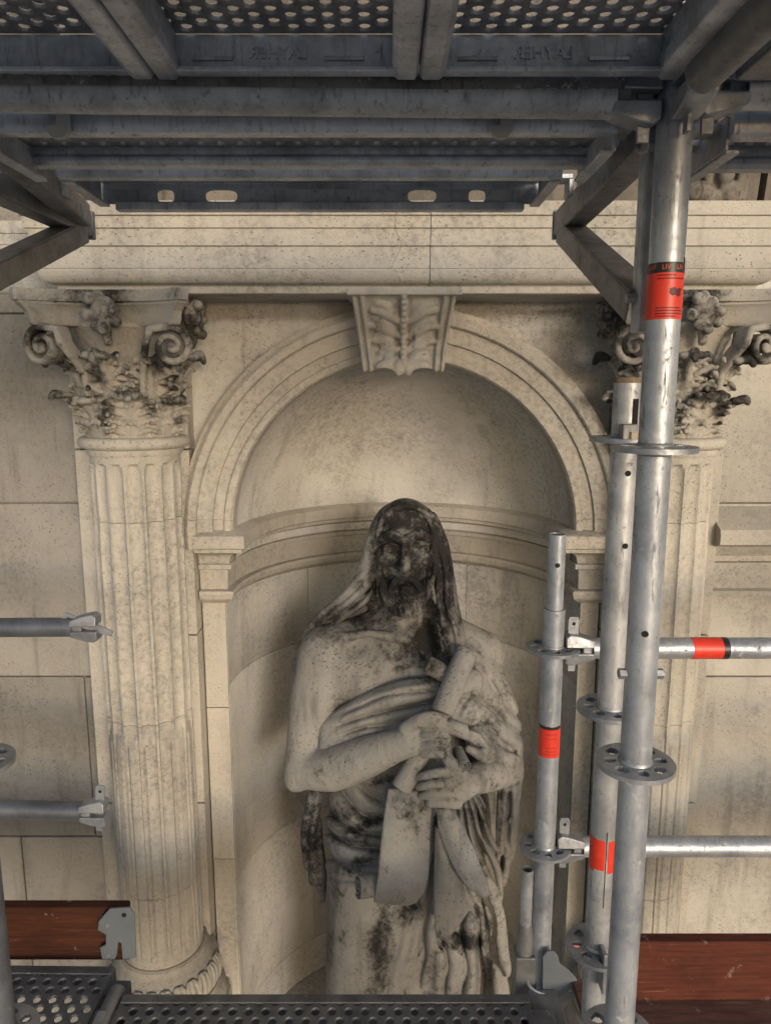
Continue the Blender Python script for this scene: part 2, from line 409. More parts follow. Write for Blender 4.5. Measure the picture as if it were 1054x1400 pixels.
        if smooth:                                            # light Laplacian pass against stair-steps
            E = np.concatenate([Q[:, [0, 1]], Q[:, [1, 2]], Q[:, [2, 3]], Q[:, [3, 0]]]); E = np.concatenate([E, E[:, ::-1]])
            deg = np.bincount(E[:, 0], minlength=len(V))[:, None].clip(1)
            for it in range(smooth):
                sm = np.stack([np.bincount(E[:, 0], weights=V[E[:, 1], c], minlength=len(V)) for c in range(3)], 1) / deg
                V = V + .5 * (sm - V)
        me = bpy.data.meshes.new(name)
        me.vertices.add(len(V)); me.vertices.foreach_set('co', V.astype(np.float32).ravel())
        me.loops.add(len(Q) * 4); me.loops.foreach_set('vertex_index', Q.astype(np.int32).ravel())
        me.polygons.add(len(Q)); me.polygons.foreach_set('loop_start', np.arange(0, len(Q)*4, 4, dtype=np.int32))
        me.update(calc_edges=True); me.validate()
        return me
def stain(me, blobs, base=0., pale_spots=()):
    """soot patches (px, py, rx, ry, strength[, angle]) laid on the carving"""
    u, v = proj(coords(me)); s = np.full(len(u), base, dtype=np.float32)
    for bl in blobs:
        cx, cy, rx, ry, st = bl[:5]; an = math.radians(bl[5]) if len(bl) > 5 else 0
        dx, dy = u - cx, v - cy; ca, sa = math.cos(an), math.sin(an)
        q = ((dx*ca + dy*sa) / rx)**2 + ((-dx*sa + dy*ca) / ry)**2
        s = np.maximum(s, base + (st - base) * np.exp(-np.maximum(q - .15, 0) * .75))
    for cx, cy, rx, ry, st in pale_spots: s -= st * np.exp(-np.maximum(((u - cx)/rx)**2 + ((v - cy)/ry)**2 - .15, 0) * .9)
    pt_attr(me, 'soot', np.clip(s, 0, 1))
# ------------------------------------------------------------ the ground
tag(link('ground', mesh('ground', [(-600, -600, 0), (600, -600, 0), (600, 600, 0), (-600, 600, 0)], [(0, 1, 2, 3)]), M_STREET), kind='structure')
# ------------------------------------------------------------ the wall with its niche
W = 2.45; CX = .060; ZS = EYE - .482; RA = .57; RO = .735; RN = .612
E_F = 2.23                                     # front plane of the entablature
EZ0 = zat(402, E_F); EZ1 = zat(283, E_F)       # its underside and its top
XL, XR = -.785, .885                           # column axes
CD = 2.30; CR = .136
JL, JR = -.632, .735                           # where the plain jamb meets the column / pilaster
wall = empty('niche_wall', (CX, W, 0), 'cream limestone wall of large blocks with an arched niche in it', 'wall')
def block(x0, x1, z0, z1, y=W, th=.25, mat=None, g=.0022, name='stone_block', bev=.004):
    dy = random.uniform(-.0015, .0015)
    return box(name, x0 + g, x1 - g, y + dy, y + th, z0 + g, z1 - g, mat or M_WALL, wall, bev)
# mortar core behind the joints
box('core', -4.2, JL, W + .012, W + .6, 0, EYE + 3.2, M_MORTAR, wall, 0)
box('core', JR + .02, 4.2, W + .0125, W + .6, 0, EYE + 3.2, M_MORTAR, wall, 0)
zj = [EYE - 3.4, EYE - 2.87, EYE - 2.25, EYE - 1.63, zat(925, W), zat(688, W), EYE + .235, EYE + .9]
for side in (0, 1):
    for i in range(len(zj) - 1):
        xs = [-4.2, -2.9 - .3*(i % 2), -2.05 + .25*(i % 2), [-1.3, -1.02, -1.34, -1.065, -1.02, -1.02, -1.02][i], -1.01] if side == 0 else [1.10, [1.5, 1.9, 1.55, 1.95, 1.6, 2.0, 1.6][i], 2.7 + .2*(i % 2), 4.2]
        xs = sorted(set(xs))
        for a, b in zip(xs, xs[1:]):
            if b - a > .03: block(a, b, zj[i], zj[i+1], mat=M_WALL if side else M_WALL_SHADE)
# base course down to the street
for k in range(7):
    for a, b in ((-4.2, -2.6), (-2.6, -1.2), (-1.2, .06), (.06, 1.3), (1.3, 2.8), (2.8, 4.2)):
        s = .3 * (k % 2); block(a + (s if a > -4 else 0), b + (s if b < 4 else 0), k * (EYE - 3.4 - .12) / 7, (k + 1) * (EYE - 3.4 - .12) / 7, y=W - .46, th=.5, g=.004)
box('ledge_stone', -4.2, 4.2, W - .5, W + .7, EYE - 3.4 - .12, EYE - 3.4, M_TRIM, wall, .01)
# pilasters behind the columns
for a, b in ((-1.012, JL - .004), (JR + .006, 1.10)):
    zs_ = [EYE - 2.72, EYE - 2.18, EYE - 1.45, EYE - .83, EYE - .20, EZ0 + .01]
    for z0, z1 in zip(zs_, zs_[1:]): block(a, b, z0, z1, y=W - .075, th=.2, mat=M_TRIM, name='pilaster_stone')
# jambs beside the niche
zjm = [EYE - 3.4, EYE - 2.65, zat(1172, W), EYE - 1.12, zat(822, W)]
for a, b in ((JL - .002, CX - RN), (CX + RN, JR + .004)):
    for z0, z1 in zip(zjm, zjm[1:]): block(a, b, z0, z1, y=W - .012, th=.2, mat=M_TRIM, name='jamb_stone', g=.0012, bev=.003)
# niche: curved courses of stones
def arcpts(r, a0, a1, n, cx=CX, cy=W): return [(cx - r*math.cos(a), cy + r*math.sin(a)) for a in np.linspace(a0, a1, n)]
zn = [EYE - 3.4, EYE - 2.45, EYE - 1.83, zat(938, W) + .0, zat(800, W)]
for i, (z0, z1) in enumerate(zip(zn, zn[1:])):
    cuts = [0, .9, 2.05, math.pi] if i % 2 else [0, 1.35, 2.3, math.pi]
    for a0, a1 in zip(cuts, cuts[1:]):
        g = .0014; V, F = sweep_vf(arcpts(RN, a0 + g/RN, a1 - g/RN, 14), [(-.03, z0 + g), (-.002, z0 + g), (0, z0 + g + .002), (0, z1 - g - .002), (-.002, z1 - g), (-.03, z1 - g)])
        link('niche_stone', mesh('niche_stone', V, F), M_NICHE, wall, smooth='auto', angle=50)
V, F = sweep_vf(arcpts(RN + .012, -.02, math.pi + .02, 30), [(0, EYE - 3.4), (0, EYE - .3)], cap=False); link('niche_core', mesh('niche_core', V, F), M_MORTAR, wall, smooth=True)
V = [(CX, W - .3, EYE - 2.62)] + [(x, y, EYE - 2.62) for x, y in [(CX - RN, W - .3)] + arcpts(RN - .002, 0, math.pi, 30) + [(CX + RN, W - .3)]]
link('niche_floor', mesh('niche_floor', V, [tuple(range(1, len(V)))]), M_NICHE, wall)
box('niche_pedestal', CX - RN + .004, CX + RN - .004, W - .3, W + .3, EYE - 3.39, EYE - 2.624, M_TRIM, wall, .006)
# conch: a quarter sphere
V, F = [], []; nu, nv = 48, 24
for j in range(nv + 1):
    ph = math.pi / 2 * j / nv
    for i in range(nu + 1):
        th = math.pi * i / nu; r = RA + .002
        V.append((CX - r*math.cos(th), W - .02 + r*math.sin(th)*math.cos(ph) * 1.02, ZS + r*math.sin(th)*math.sin(ph)))
for j in range(nv):
    for i in range(nu): a = j*(nu+1) + i; F.append((a, a+1, a+nu+2, a+nu+1))
link('conch', mesh('conch', V, F), M_NICHE, wall, smooth=True)
V, F = [], []
V, F = sweep_vf(arcpts(RA + .002, 0, math.pi, 40), [(0, ZS), (0, ZS - .10)], cap=False)
link('conch_drum', mesh('conch_drum', V, F), M_NICHE, wall, smooth=True)
# spandrels
nsp = 28
for s in (-1, 1):
    V, F = [], []
    xo = (JL - .03 if s < 0 else JR + .03)
    for i in range(nsp + 1):
        a = math.pi / 2 * i / nsp; ix, iz = CX + s * (RO - .06) * math.cos(a), ZS + (RO - .06) * math.sin(a)
        if i <= nsp // 2: ox, oz = xo, ZS + (EZ0 + .05 - ZS) * i / (nsp // 2)
        else: ox, oz = xo + (CX - xo) * (i - nsp//2) / (nsp - nsp//2), EZ0 + .05
        V += [(ix, W, iz), (ox, W, oz)]
    V += [(CX + s*(RO-.06), W, ZS - .06), (xo, W, ZS - .06)]
    for i in range(nsp): F.append((2*i, 2*i+1, 2*i+3, 2*i+2) if s > 0 else (2*i, 2*i+2, 2*i+3, 2*i+1))
    k = len(V) - 2; F.append((k, k+1, 1, 0) if s > 0 else (k, 0, 1, k+1))
    link('spandrel', mesh('spandrel', V, F), M_NICHE, wall)
# archivolt: a moulded ring in separate voussoirs, joint above the springer
prof = [(RA, W + .05), (RA, W - .045), (RA + .006, W - .051), (RA + .026, W - .053), (RA + .028, W - .046), (RA + .062, W - .050), (RA + .064, W - .056), (RA + .112, W - .061), (RA + .114, W - .068), (RA + .118, W - .071),
        (RA + .138, W - .073), (RA + .148, W - .069), (RA + .150, W - .062), (RO, W - .060), (RO, W + .01)]
prof = [(r, W - .045 + (y - W + .045) * 1.9 if y < W - .045 else y) for r, y in prof]
def ring(a0, a1, n):
    V, F = [], []; m = len(prof)
    for i in range(n + 1):
        a = a0 + (a1 - a0) * i / n
        for r, y in prof: V.append((CX - r*math.cos(a), y, ZS + r*math.sin(a)))
    for i in range(n):
        for j in range(m - 1): F.append((i*m + j, i*m + j + 1, (i+1)*m + j + 1, (i+1)*m + j))
    F.append(tuple(range(m - 1, -1, -1))); F.append(tuple(n*m + j for j in range(m)))
    return mesh('voussoir', V, F)
g = .0008
for a0, a1 in ((-.07, .075), (.075, 1.40), (math.pi - 1.40, math.pi - .075), (math.pi - .075, math.pi + .07)):
    link('voussoir', ring(a0 + g, a1 - g, max(3, int((a1 - a0) * 26))), M_TRIM, wall, smooth='auto', angle=25)
# impost moulding running round the niche
zi = lambda py: zat(py, W - .03)
ip = [(-.03, zi(718)), (.052, zi(726)), (.058, zi(728)), (.058, zi(744)), (.052, zi(746)), (.050, zi(751))] + arc_prof(.044, zi(752), .016, zi(766), -.008, 5) + [(.014, zi(770)), (.020, zi(771)), (.020, zi(777)), (.010, zi(779)), (.008, zi(806)), (.022, zi(807)), (.024, zi(811)), (.020, zi(818)), (.010, zi(823)), (.002, zi(826)), (-.03, zi(826))]
ip = [(o * 1.55 if o > 0 else o, z) for o, z in ip]
def imp(path, name='impost_stone'):
    V, F = sweep_vf(path, ip); link(name, mesh(name, V, F), M_TRIM, wall, smooth='auto', angle=28)
A = arcpts(RN, 0, math.pi, 60)
i1 = 40
def join(p, q, k=.0009): return p
imp([(JL + .0, W - .012), (CX - RN, W - .012)] + A[1:i1])
imp(A[i1-1:i1+1][:1] + [((A[i1-1][0]*.5 + A[i1][0]*.5), (A[i1-1][1]*.5 + A[i1][1]*.5))]) if False else None
d = Vector(A[i1]) - Vector(A[i1-1]); st = Vector(A[i1-1]) + d.normalized() * .0016
imp([tuple(st)] + A[i1:-1] + [(CX + RN, W - .012), (JR + .01, W - .012)])
# string course on the wall beyond the far column, and narrower band on the other side
sc = [(-.02, zat(690, W)), (.0, zat(692, W)), (.075, zat(716, W)), (.078, zat(722, W)), (.078, zat(742, W-.08)), (.05, zat(745, W-.05)), (.03, zat(757, W-.03)), (.034, zat(758, W-.03)), (.034, zat(765, W-.03)), (.016, zat(767, W)), (.012, zat(802, W)), (.026, zat(804, W)), (.026, zat(811, W)), (.004, zat(814, W)), (-.02, zat(814, W))]
sc = [(o * 1.5 if o > 0 else o, z) for o, z in sc]
V, F = sweep_vf([(1.09, W), (2.3, W)], sc); link('string_course', mesh('string_course', V, F), M_TRIM, wall, smooth='auto', angle=25)
V, F = sweep_vf([(2.303, W), (4.2, W)], sc); link('string_course', mesh('string_course', V, F), M_TRIM, wall, smooth='auto', angle=25)
# ------------------------------------------------------------ keystone, carved as a leaf on a scroll bracket
K0 = P(552, 455, 2.2); kx = K0.x
kz0, kz1 = zat(508, 2.28), EZ0 + .012
F_ = Field((kx - .19, 2.04, kz0 - .02), (kx + .19, 2.47, kz1 + .02), .0032)
def kprof(t):        # how far the front stands out of the wall, t = 0 bottom .. 1 top
    return np.interp(t, [0, .06, .16, .30, .45, .62, .8, .93, 1.0], [.205, .215, .205, .175, .185, .215, .245, .265, .275])
def kbox(X, Y, Z):
    t = np.clip((Z - kz0) / (kz1 - kz0), 0, 1); hw = .120 + .034 * t; fr = W - kprof(t)
    return np.maximum(np.maximum(np.abs(X - kx) - hw, fr - Y), np.maximum(kz0 - Z, Z - kz1))
F_.fn(F_.lo, F_.lo + F_.h * F_.n, kbox)
def kp(u, t, off=0):   # point on the front, u = -1..1
    hw = .120 + .034 * t; return (kx + u * hw, W - float(kprof(np.array(t))) - off, kz0 + t * (kz1 - kz0))
for s in (-1, 1):
    for u, r, off in ((.80, .010, .002), (.95, .008, .0)):
        F_.line([kp(s*u, t, off) for t in np.linspace(.02, .9, 14)], r, .003)
    F_.line([kp(s*.88, t, .003) for t in np.linspace(0, .93, 14)], .0055, .003, 'sub')
    F_.line([kp(s*.10, t, .004) for t in np.linspace(.05, .98, 16)], [.009] * 16, .006, 'sub')
    F_.line([kp(s*.70, t, .004) for t in np.linspace(.04, .93, 14)], .007, .004, 'sub')
    for j, (t0, w_) in enumerate(((.10, .40), (.27, .52), (.45, .56), (.63, .50))):   # four broad lobes, each with smaller fingers
        for q, (dt, wf, rr) in enumerate(((0, .62, .010), (.055, .95, .013), (.11, .80, .010))):
            dt += .012*random.random(); F_.line([kp(s*.13, t0, .000), kp(s*(.13 + w_*wf*.5), t0 + .03 + dt, .004), kp(s*(.13 + w_*wf), t0 + .05 + dt*1.25, .001), kp(s*(.15 + w_*wf), t0 + .03 + dt*1.2, .003)], [.008, rr, rr, .006], .009, n=4)
        F_.line([kp(s*.17, t0 + .03, .007), kp(s*(.13 + w_*.85), t0 + .115, .008)], [.0022, .003], .005, 'sub')
    F_.ell(kp(s*.40, .05, .006), (.035, .016, .022), .012); F_.ell(kp(s*.12, .03, .010), (.016, .016, .022), .01)
    F_.ell((kx + s*.062, W - .22, kz0 - .006), (.035, .3, .014), .006, 'sub')
F_.line([kp(0, t, .006) for t in np.linspace(.03, .97, 14)], [.009] * 14, .006)
for t in np.linspace(.10, .9, 13): F_.ell(kp(0, t, .012), (.010, .008, .010), .004)
F_.fn((kx - .19, 2.04, kz1 - .026), (kx + .19, 2.47, kz1), lambda X, Y, Z: np.maximum(np.maximum(np.abs(X - kx) - .166, (W - .285) - Y), np.maximum(kz1 - .022 - Z, Z - kz1)))
me = F_.mesh('keystone', 1)
stain(me, [(520, 445, 14, 22, .42), (545, 425, 10, 12, .42), (528, 472, 18, 9, .62), (575, 478, 16, 9, .5), (541, 470, 5, 28, .62), (600, 470, 6, 20, .5), (566, 470, 4, 24, .55), (560, 500, 20, 8, .2), (512, 420, 12, 14, .45), (590, 440, 10, 20, .4)], .24)
link('keystone', me, M_CARVE, wall, smooth=True)
# ------------------------------------------------------------ entablature
ent = empty('entablature', (CX, E_F + .2, EZ0), 'moulded cream stone entablature spanning the two columns above the arch', 'entablature')
ze = lambda py: zat(py, E_F)
ep = [(-.44, ze(402)), (-.005, ze(402)), (0, ze(400.5)), (0, ze(392)), (.003, ze(390.5))] + [(.004 + .036 * math.sin(t), ze(390) + (ze(371) - ze(390)) * (1 - math.cos(t))) for t in np.linspace(.08, 1.5, 7)] + \
     [(.038, ze(370)), (.041, ze(369.5)), (.043, ze(341)), (.051, ze(340)), (.053, ze(318)), (.060, ze(317)), (.062, ze(302)), (.070, ze(301)), (.074, ze(286)), (.074, ze(283)), (-.44, ze(283))]
x0, x1 = P(80, 395, E_F).x, P(1032, 395, E_F).x
xc = P(587, 340, E_F).x; xc2 = P(541, 345, E_F).x
# three stones: the crack in the middle one's end runs at xc2, the joint at xc
def enta(path, jag=0):
    V, F = sweep_vf(path, ep); V = [Vector(v) for v in V]; m = len(ep)
    for i, pth in enumerate(path):
        if jag and (i == 0 and jag == 1 or i == len(path) - 1 and jag == 2):
            for j in range(m): V[i*m + j].x += .010 * math.sin(V[i*m + j].z * 61) + .007 * math.sin(V[i*m+j].z * 143) + (.03 if ep[j][1] < ze(391) else 0)
    link('architrave_stone', mesh('architrave_stone', V, F), M_TRIM, ent, smooth='auto', angle=22)
enta([(x0, W + .02), (x0, E_F), (xc2 - .0008, E_F)], 2); enta([(xc2 + .0004, E_F), (xc - .001, E_F)], 1); enta([(xc + .001, E_F), (x1, E_F), (x1, W + .02)])
# set-back lengths of the same mouldings on either side
for a, b in ((-4.2, x0 - .07), (x1 + .07, 4.2)):
    V, F = sweep_vf([(a, W + .0), (b, W + .0)], [(o * .6, z) for o, z in ep[1:-1]] + [(-.1, ze(283)), (-.1, ze(402))])
    link('architrave_return', mesh('architrave_return', V, F), M_NICHE, ent, smooth='auto', angle=22)
# frieze over it, dark with soot, with carved brackets
box('frieze_stone', x0 + .03, x1 - .03, E_F + .06, W + .3, EZ1 - .02, EZ1 + .62, M_FRIEZE, ent, .003)
box('frieze_stone', -4.2, 4.2, W - .0, W + .3, EZ1 - .02, EZ1 + .62, M_FRIEZE, ent, .003)
V, F = sweep_vf([(-4.2, W), (x0 - .05, W), (x0 - .05, E_F), (x1 + .05, E_F), (x1 + .05, W), (4.2, W)], [(-.02, EZ1 + .60), (.0, EZ1 + .62), (.02, EZ1 + .66), (.03, EZ1 + .69), (.03, EZ1 + .76), (.05, EZ1 + .80), (-.02, EZ1 + .84)])
link('cornice', mesh('cornice', V, F), M_FRIEZE, ent, smooth='auto', angle=25)
def fbracket(xc_, w=.13):
    f = Field((xc_ - w, E_F - .16, EZ1 - .01), (xc_ + w, E_F + .1, EZ1 + .34), .0045)
    f.fn(f.lo, f.lo + f.h*f.n, lambda X, Y, Z: np.maximum(np.maximum(np.abs(X - xc_) - w*.72, (E_F - .015 - .11*np.clip((Z - EZ1)/.3, 0, 1)**1.6) - Y), np.maximum(np.maximum(EZ1 - Z, Z - EZ1 - .33), Y - E_F - .08)))
    fr = lambda t, o=0: E_F - .015 - .11*min(max(t, 0), 1)**1.6 - o
    for u in (-.55, -.22, .12, .45): f.line([(xc_ + u*w, fr(t, .004), EZ1 + .3*t) for t in (.06, .3, .6, .95)], .011, .006)
    for u in (-.4, -.05, .3): f.line([(xc_ + u*w, fr(t, .006), EZ1 + .3*t) for t in (.1, .35, .6, .95)], .012, .004, 'sub')
    for u, t, r in ((-.45, .12, .026), (-.1, .07, .022), (.3, .11, .026), (-.3, .3, .02), (.15, .27, .024), (.42, .38, .02)): f.ell((xc_ + u*w, fr(t, .008), EZ1 + .3*t), (r, r*.8, r*1.2), .008)
    me = f.mesh('frieze_bracket', 1); pt_attr(me, 'soot', np.full(len(me.vertices), .5)); link('frieze_bracket', me, M_FRIEZE, ent, smooth=True)
for xb in (-.86, .94): fbracket(xb)
for xb in (1.065, 1.13):
    V, F = sweep_vf([(xb - .022, E_F + .045), (xb + .022, E_F + .045)], [(0, EZ1 - .002), (.01, EZ1 + .04), (.03, EZ1 + .16), (.10, EZ1 + .3), (-.05, EZ1 + .3), (-.05, EZ1 - .002)])
    link('frieze_fin', mesh('frieze_fin', V, F), M_FRIEZE, ent, smooth='auto')
# ------------------------------------------------------------ columns
Z_AST1 = zat(600, 2.14) - EYE; Z_AST0 = zat(626, 2.14) - EYE; Z_CAP1 = EZ0 - EYE; Z_SB = -1.945
NF = 16
def shaft_drum(z0, z1, ftop, fbot):
    """fluted drum between z0 and z1; flutes end round at ftop, filled with cables below -1.1"""
    zs_ = sorted(set(list(np.linspace(z0, z1, max(4, int((z1 - z0) / .07)))) + [z for z in (ftop, ftop - .008, ftop - .018, ftop - .032, fbot, fbot + .012, fbot + .03, -1.10, -1.13) if z0 < z < z1]))
    sub = 14; nt_ = NF * sub; V, F = [], []
    for z in zs_:
        for k in range(nt_):
            u = (k % sub) / sub; a = 2 * math.pi * k / nt_ + .06; x = (u - .5) / .41         # flute spans |x|<1
            lim = 1.0
            if z > ftop - .032: lim = math.sqrt(max(0, 1 - ((z - (ftop - .032)) / .032)**2)) if z < ftop else 0
            if z < fbot + .03: lim = math.sqrt(max(0, 1 - (((fbot + .03) - z) / .03)**2)) if z > fbot else 0
            d = 0
            if abs(x) < lim:
                d = .0125 * math.sqrt(max(0, 1 - (x / max(lim, .01))**2))
                if z < -1.11: d = max(.0, .010 - .0135 * math.sqrt(max(0, 1 - (x / .82)**2))) if abs(x) < .82 else d * .9
            r = CR * (1 + .012 * (-z - .2) / 1.7) - d
            if z in (z0, z1): r -= .0022
            V.append((r * math.cos(a), r * math.sin(a), z))
    m = len(zs_)
    for i in range(m - 1):
        for k in range(nt_): k2 = (k+1) % nt_; F.append((i*nt_ + k, i*nt_ + k2, (i+1)*nt_ + k2, (i+1)*nt_ + k))
    F.append(tuple(range(nt_ - 1, -1, -1))); F.append(tuple((m-1)*nt_ + k for k in range(nt_)))
    return mesh('drum', V, F)
def leaf_mesh(hgt, wid, curl, seed):
    rg = random.Random(seed); nu, nv = 20, 36; V, F, S = [], [], []
    pts = []; r, z, ang = 0., 0., math.radians(84)
    for j in range(nv + 1):                                # side view of the midrib
        pts.append((r, z)); v = j / nv
        step = hgt * 1.22 / nv
        if v > .68: ang -= math.radians(curl) / (nv * .32)
        r += step * math.cos(ang); z += step * math.sin(ang)
    for j in range(nv + 1):
        v = j / nv; rr, zz = pts[j]
        w = wid * (.62 + .62 * math.sin(math.pi * min(1, v * .92 + .04))) * (1 if v < .8 else math.sqrt(max(.02, 1 - ((v - .8)/.2)**2 * .92)))
        for i in range(nu + 1):
            u = -1 + 2 * i / nu
            lobe = 1 + (.42 * abs(math.sin(v * math.pi * 4.5)) - .22) * abs(u)**2
            x = u * w * lobe
            rel = .016 * math.exp(-(u / .12)**2) - .010 * math.exp(-((abs(u) - .25) / .10)**2) + .011 * math.cos(abs(u) * 9 + v * 28) * abs(u)**.7 * (1 if v > .12 else v / .12) - .018 * u * u * (1 - v) + .016 * abs(u)**3 * v
            V.append((x, -(rr + rel), zz - .02 * abs(u)**1.5 * v)); S.append(min(1, max(0, (v - .72) / .2)) * .40 + .14 * (rg.random() < .25) + (.16 if abs(u) > .8 and v > .35 else 0) + .18)
    for j in range(nv):
        for i in range(nu): a = j*(nu+1) + i; F.append((a, a+1, a+nu+2, a+nu+1))
    me = mesh('acanthus_leaf', V, F); pt_attr(me, 'soot', S); return me
def ribbon(curve, width, thick, name):
    """flat scroll band swept along a curve in the (r, z) plane, x across; grooved face"""
    V, F = [], []; n = len(curve)
    for i, (r, z) in enumerate(curve):
        t = Vector(curve[min(i+1, n-1)]) - Vector(curve[max(i-1, 0)]); t.normalize(); nx, nz = -t.y, t.x
        ww = width * (1 if i < n * .75 else 1 + .25 * (i - n*.75) / (n*.25)); tk = thick * (1 - .35 * i / n)
        for (u, o) in ((-1, 0), (-1, 1), (-.75, 1.15), (-.55, .75), (.55, .75), (.75, 1.15), (1, 1), (1, 0)):
            V.append((u * ww / 2, -(r + nx * tk * o), z + nz * tk * o))
    for i in range(n - 1):
        for j in range(8): F.append((i*8 + j, i*8 + (j+1) % 8, (i+1)*8 + (j+1) % 8, (i+1)*8 + j))
    F.append(tuple(range(7, -1, -1))); F.append(tuple((n-1)*8 + j for j in range(8)))
    return mesh(name, V, F)
def carved_leaf(h, hw, seed, tip=1.):
    """acanthus leaf carved round the bell, midrib facing -y; lobes with drilled eyes between them"""
    rg = random.Random(seed); f = Field((-.125, -.29, -.004), (.125, -.075, h + .045), .0029)
    rb = lambda v: .129 + .006*v + .020*v**3
    def pt(s, v, out=0): a = s; r = rb(v) + out; return (r*math.sin(a), -r*math.cos(a), h*v)
    f.line([pt(0, 0), pt(0, .3, .004), pt(0, .6, .010), pt(0, .80, .024), pt(0, .93, .046*tip + .004), pt(0, .96, .070*tip), pt(0, .88, .086*tip)], [.012, .012, .012, .012, .013, .014, .009], .006, n=3)
    for v in np.linspace(.0, .84, 11):                                         # blade, hollowed either side of the rib
        q = hw * (.62 + .36*math.sin(math.pi*min(1, v*1.05)))
        f.line([pt(-q, v, .004 + .022*v), pt(-q*.5, v + .02, .0 + .012*v), pt(0, v + .03, .004 + .010*v), pt(q*.5, v + .02, .0 + .012*v), pt(q, v, .004 + .022*v)], [.006, .0085, .010, .0085, .006], .008)
    for s in (-1, 1):
        for j, (v, w) in enumerate(((.08, .84), (.29, 1.0), (.50, 1.0), (.69, .90), (.83, .62))):
            w *= hw * (1 + .08*(rg.random() - .5)); o = .006 + .022*v
            f.line([pt(s*w*.45, v + .03, o - .002), pt(s*w*.80, v + .09, o + .004), pt(s*w*1.05, v + .115, o + .012), pt(s*w*1.16, v + .09, o + .024)], [.007, .0095, .0090, .0055], .004, n=3)
            f.line([pt(s*hw*.16, v - .02, .016 + .012*v), pt(s*w*.6, v + .06, o + .012), pt(s*w*1.0, v + .105, o + .022)], [.0030, .0038, .0030], .003, 'sub')
            if j: f.ell(pt(s*w*.86, v - .005, o + .006), (.0070, .014, .0085), .002, 'sub')
        f.line([pt(s*hw*.10, .04, .014), pt(s*hw*.10, .5, .022), pt(s*hw*.09, .8, .040)], .0045, .004, 'sub')
        f.ell(pt(s*.10, .93, .058*tip), (.020, .017, .011), .008)
    me = f.mesh('acanthus_leaf', 1); c = coords(me); r = np.hypot(c[:, 0], c[:, 1])
    pt_attr(me, 'soot', np.clip(.44 + 4.5*(r - .160) + .30*np.sin(c[:, 0]*50 + seed) * np.sin(c[:, 2]*43 + seed*2) * (c[:, 2] > h*.3), 0, .78)); return me
def carved_volute(sgn, face):
    """slender scroll rising from the leaves to a corner; face 0 lies towards the front, 1 towards the side"""
    f = Field((-.31, -.31, .08), (.31, .20, .36), .0036)
    ax = Vector((.30, -.954, 0)) if face == 0 else Vector((.91, -.42, 0)); ac = Vector((ax.y * -1, ax.x, 0))      # disc normal, and the way outwards in its plane
    if face: ac = -ac
    c = Vector((.165, -.165, .262)) + (Vector((.012, -.012, 0)))
    base = Vector((.075, -.125, .13)) if face == 0 else Vector((.125, -.075, .13))
    pts = [base, base + Vector((.004, -.006, .06)) if face == 0 else base + Vector((.006, -.004, .06))]
    R0 = .052
    st = c + Vector((0, 0, R0)) - ac * .055; pts += [st + Vector((0, 0, -.045)) - ac * .012, st + Vector((0, 0, -.006))]
    for i in range(0, 40):
        t = i / 39; a = math.pi/2 - t*2*math.pi*1.75; r = R0*(1 - t)**.9 + .003
        pts.append(c + ac*(r*math.cos(a)) + Vector((0, 0, r*math.sin(a))))
    n = len(pts)
    for lay in (-.020, -.010, 0, .010, .018):
        P_ = [p + ax*lay for p in pts]; rs = [.010]*4 + [.0108 - .0044*i/(n - 5) for i in range(n - 4)]
        f.line([tuple((sgn*p.x, p.y, p.z)) for p in P_], rs, .002)
    q = c + ax*.016; f.ell((sgn*q.x, q.y, q.z), (.011, .011, .011), .003)
    me = f.mesh('volute', 1); cc = coords(me)
    pt_attr(me, 'soot', np.clip(.42 + 2.0*(np.hypot(cc[:, 0], cc[:, 1]) - .20) + .25*np.sin(cc[:, 2]*40 + sgn) * np.sin(cc[:, 0]*37), 0, .75)); return me
def torus_leaf():
    f = Field((-.05, -.26, -.03), (.05, -.15, .09), .003); rr = CR + .026
    pr = [(rr + .028*math.sin(t), .033 + .052*math.cos(t)) for t in np.linspace(.5, 2.6, 7)]
    f.line([(0, -r, z) for r, z in pr], [.006, .008, .009, .009, .009, .008, .005], .004)
    for s in (-1, 1):
        f.line([(s*(.010 + .012*math.sin(i/6*3.1)), -r + .002, z) for i, (r, z) in enumerate(pr)], [.005, .008, .009, .009, .009, .008, .005], .003)
        f.line([(s*(.006 + .006*math.sin(i/6*3.1)), -r - .008, z) for i, (r, z) in enumerate(pr)], .0022, .002, 'sub')
    me = f.mesh('torus_leaf', 1); pt_attr(me, 'soot', np.full(len(me.vertices), .32)); return me
LEAF_TORUS = torus_leaf()
LEAF_TALL = [carved_leaf(.255, .40, 3), carved_leaf(.240, .40, 4, 1.15)]; LEAF_LOW = [carved_leaf(.135, .36, 5), carved_leaf(.120, .36, 6, .8)]
VOLUTES = [carved_volute(s, 0) for s in (-1, 1)]
def lk(name, me, mat, parent, smooth='auto', solid=0, angle=45, loc=None, rotz=0, bevel=0):
    o = link(name, me, mat, None, smooth=smooth, solid=solid, angle=angle, bevel=bevel)
    o.parent = parent
    if loc: o.location = loc
    o.rotation_euler.z = rotz
    return o
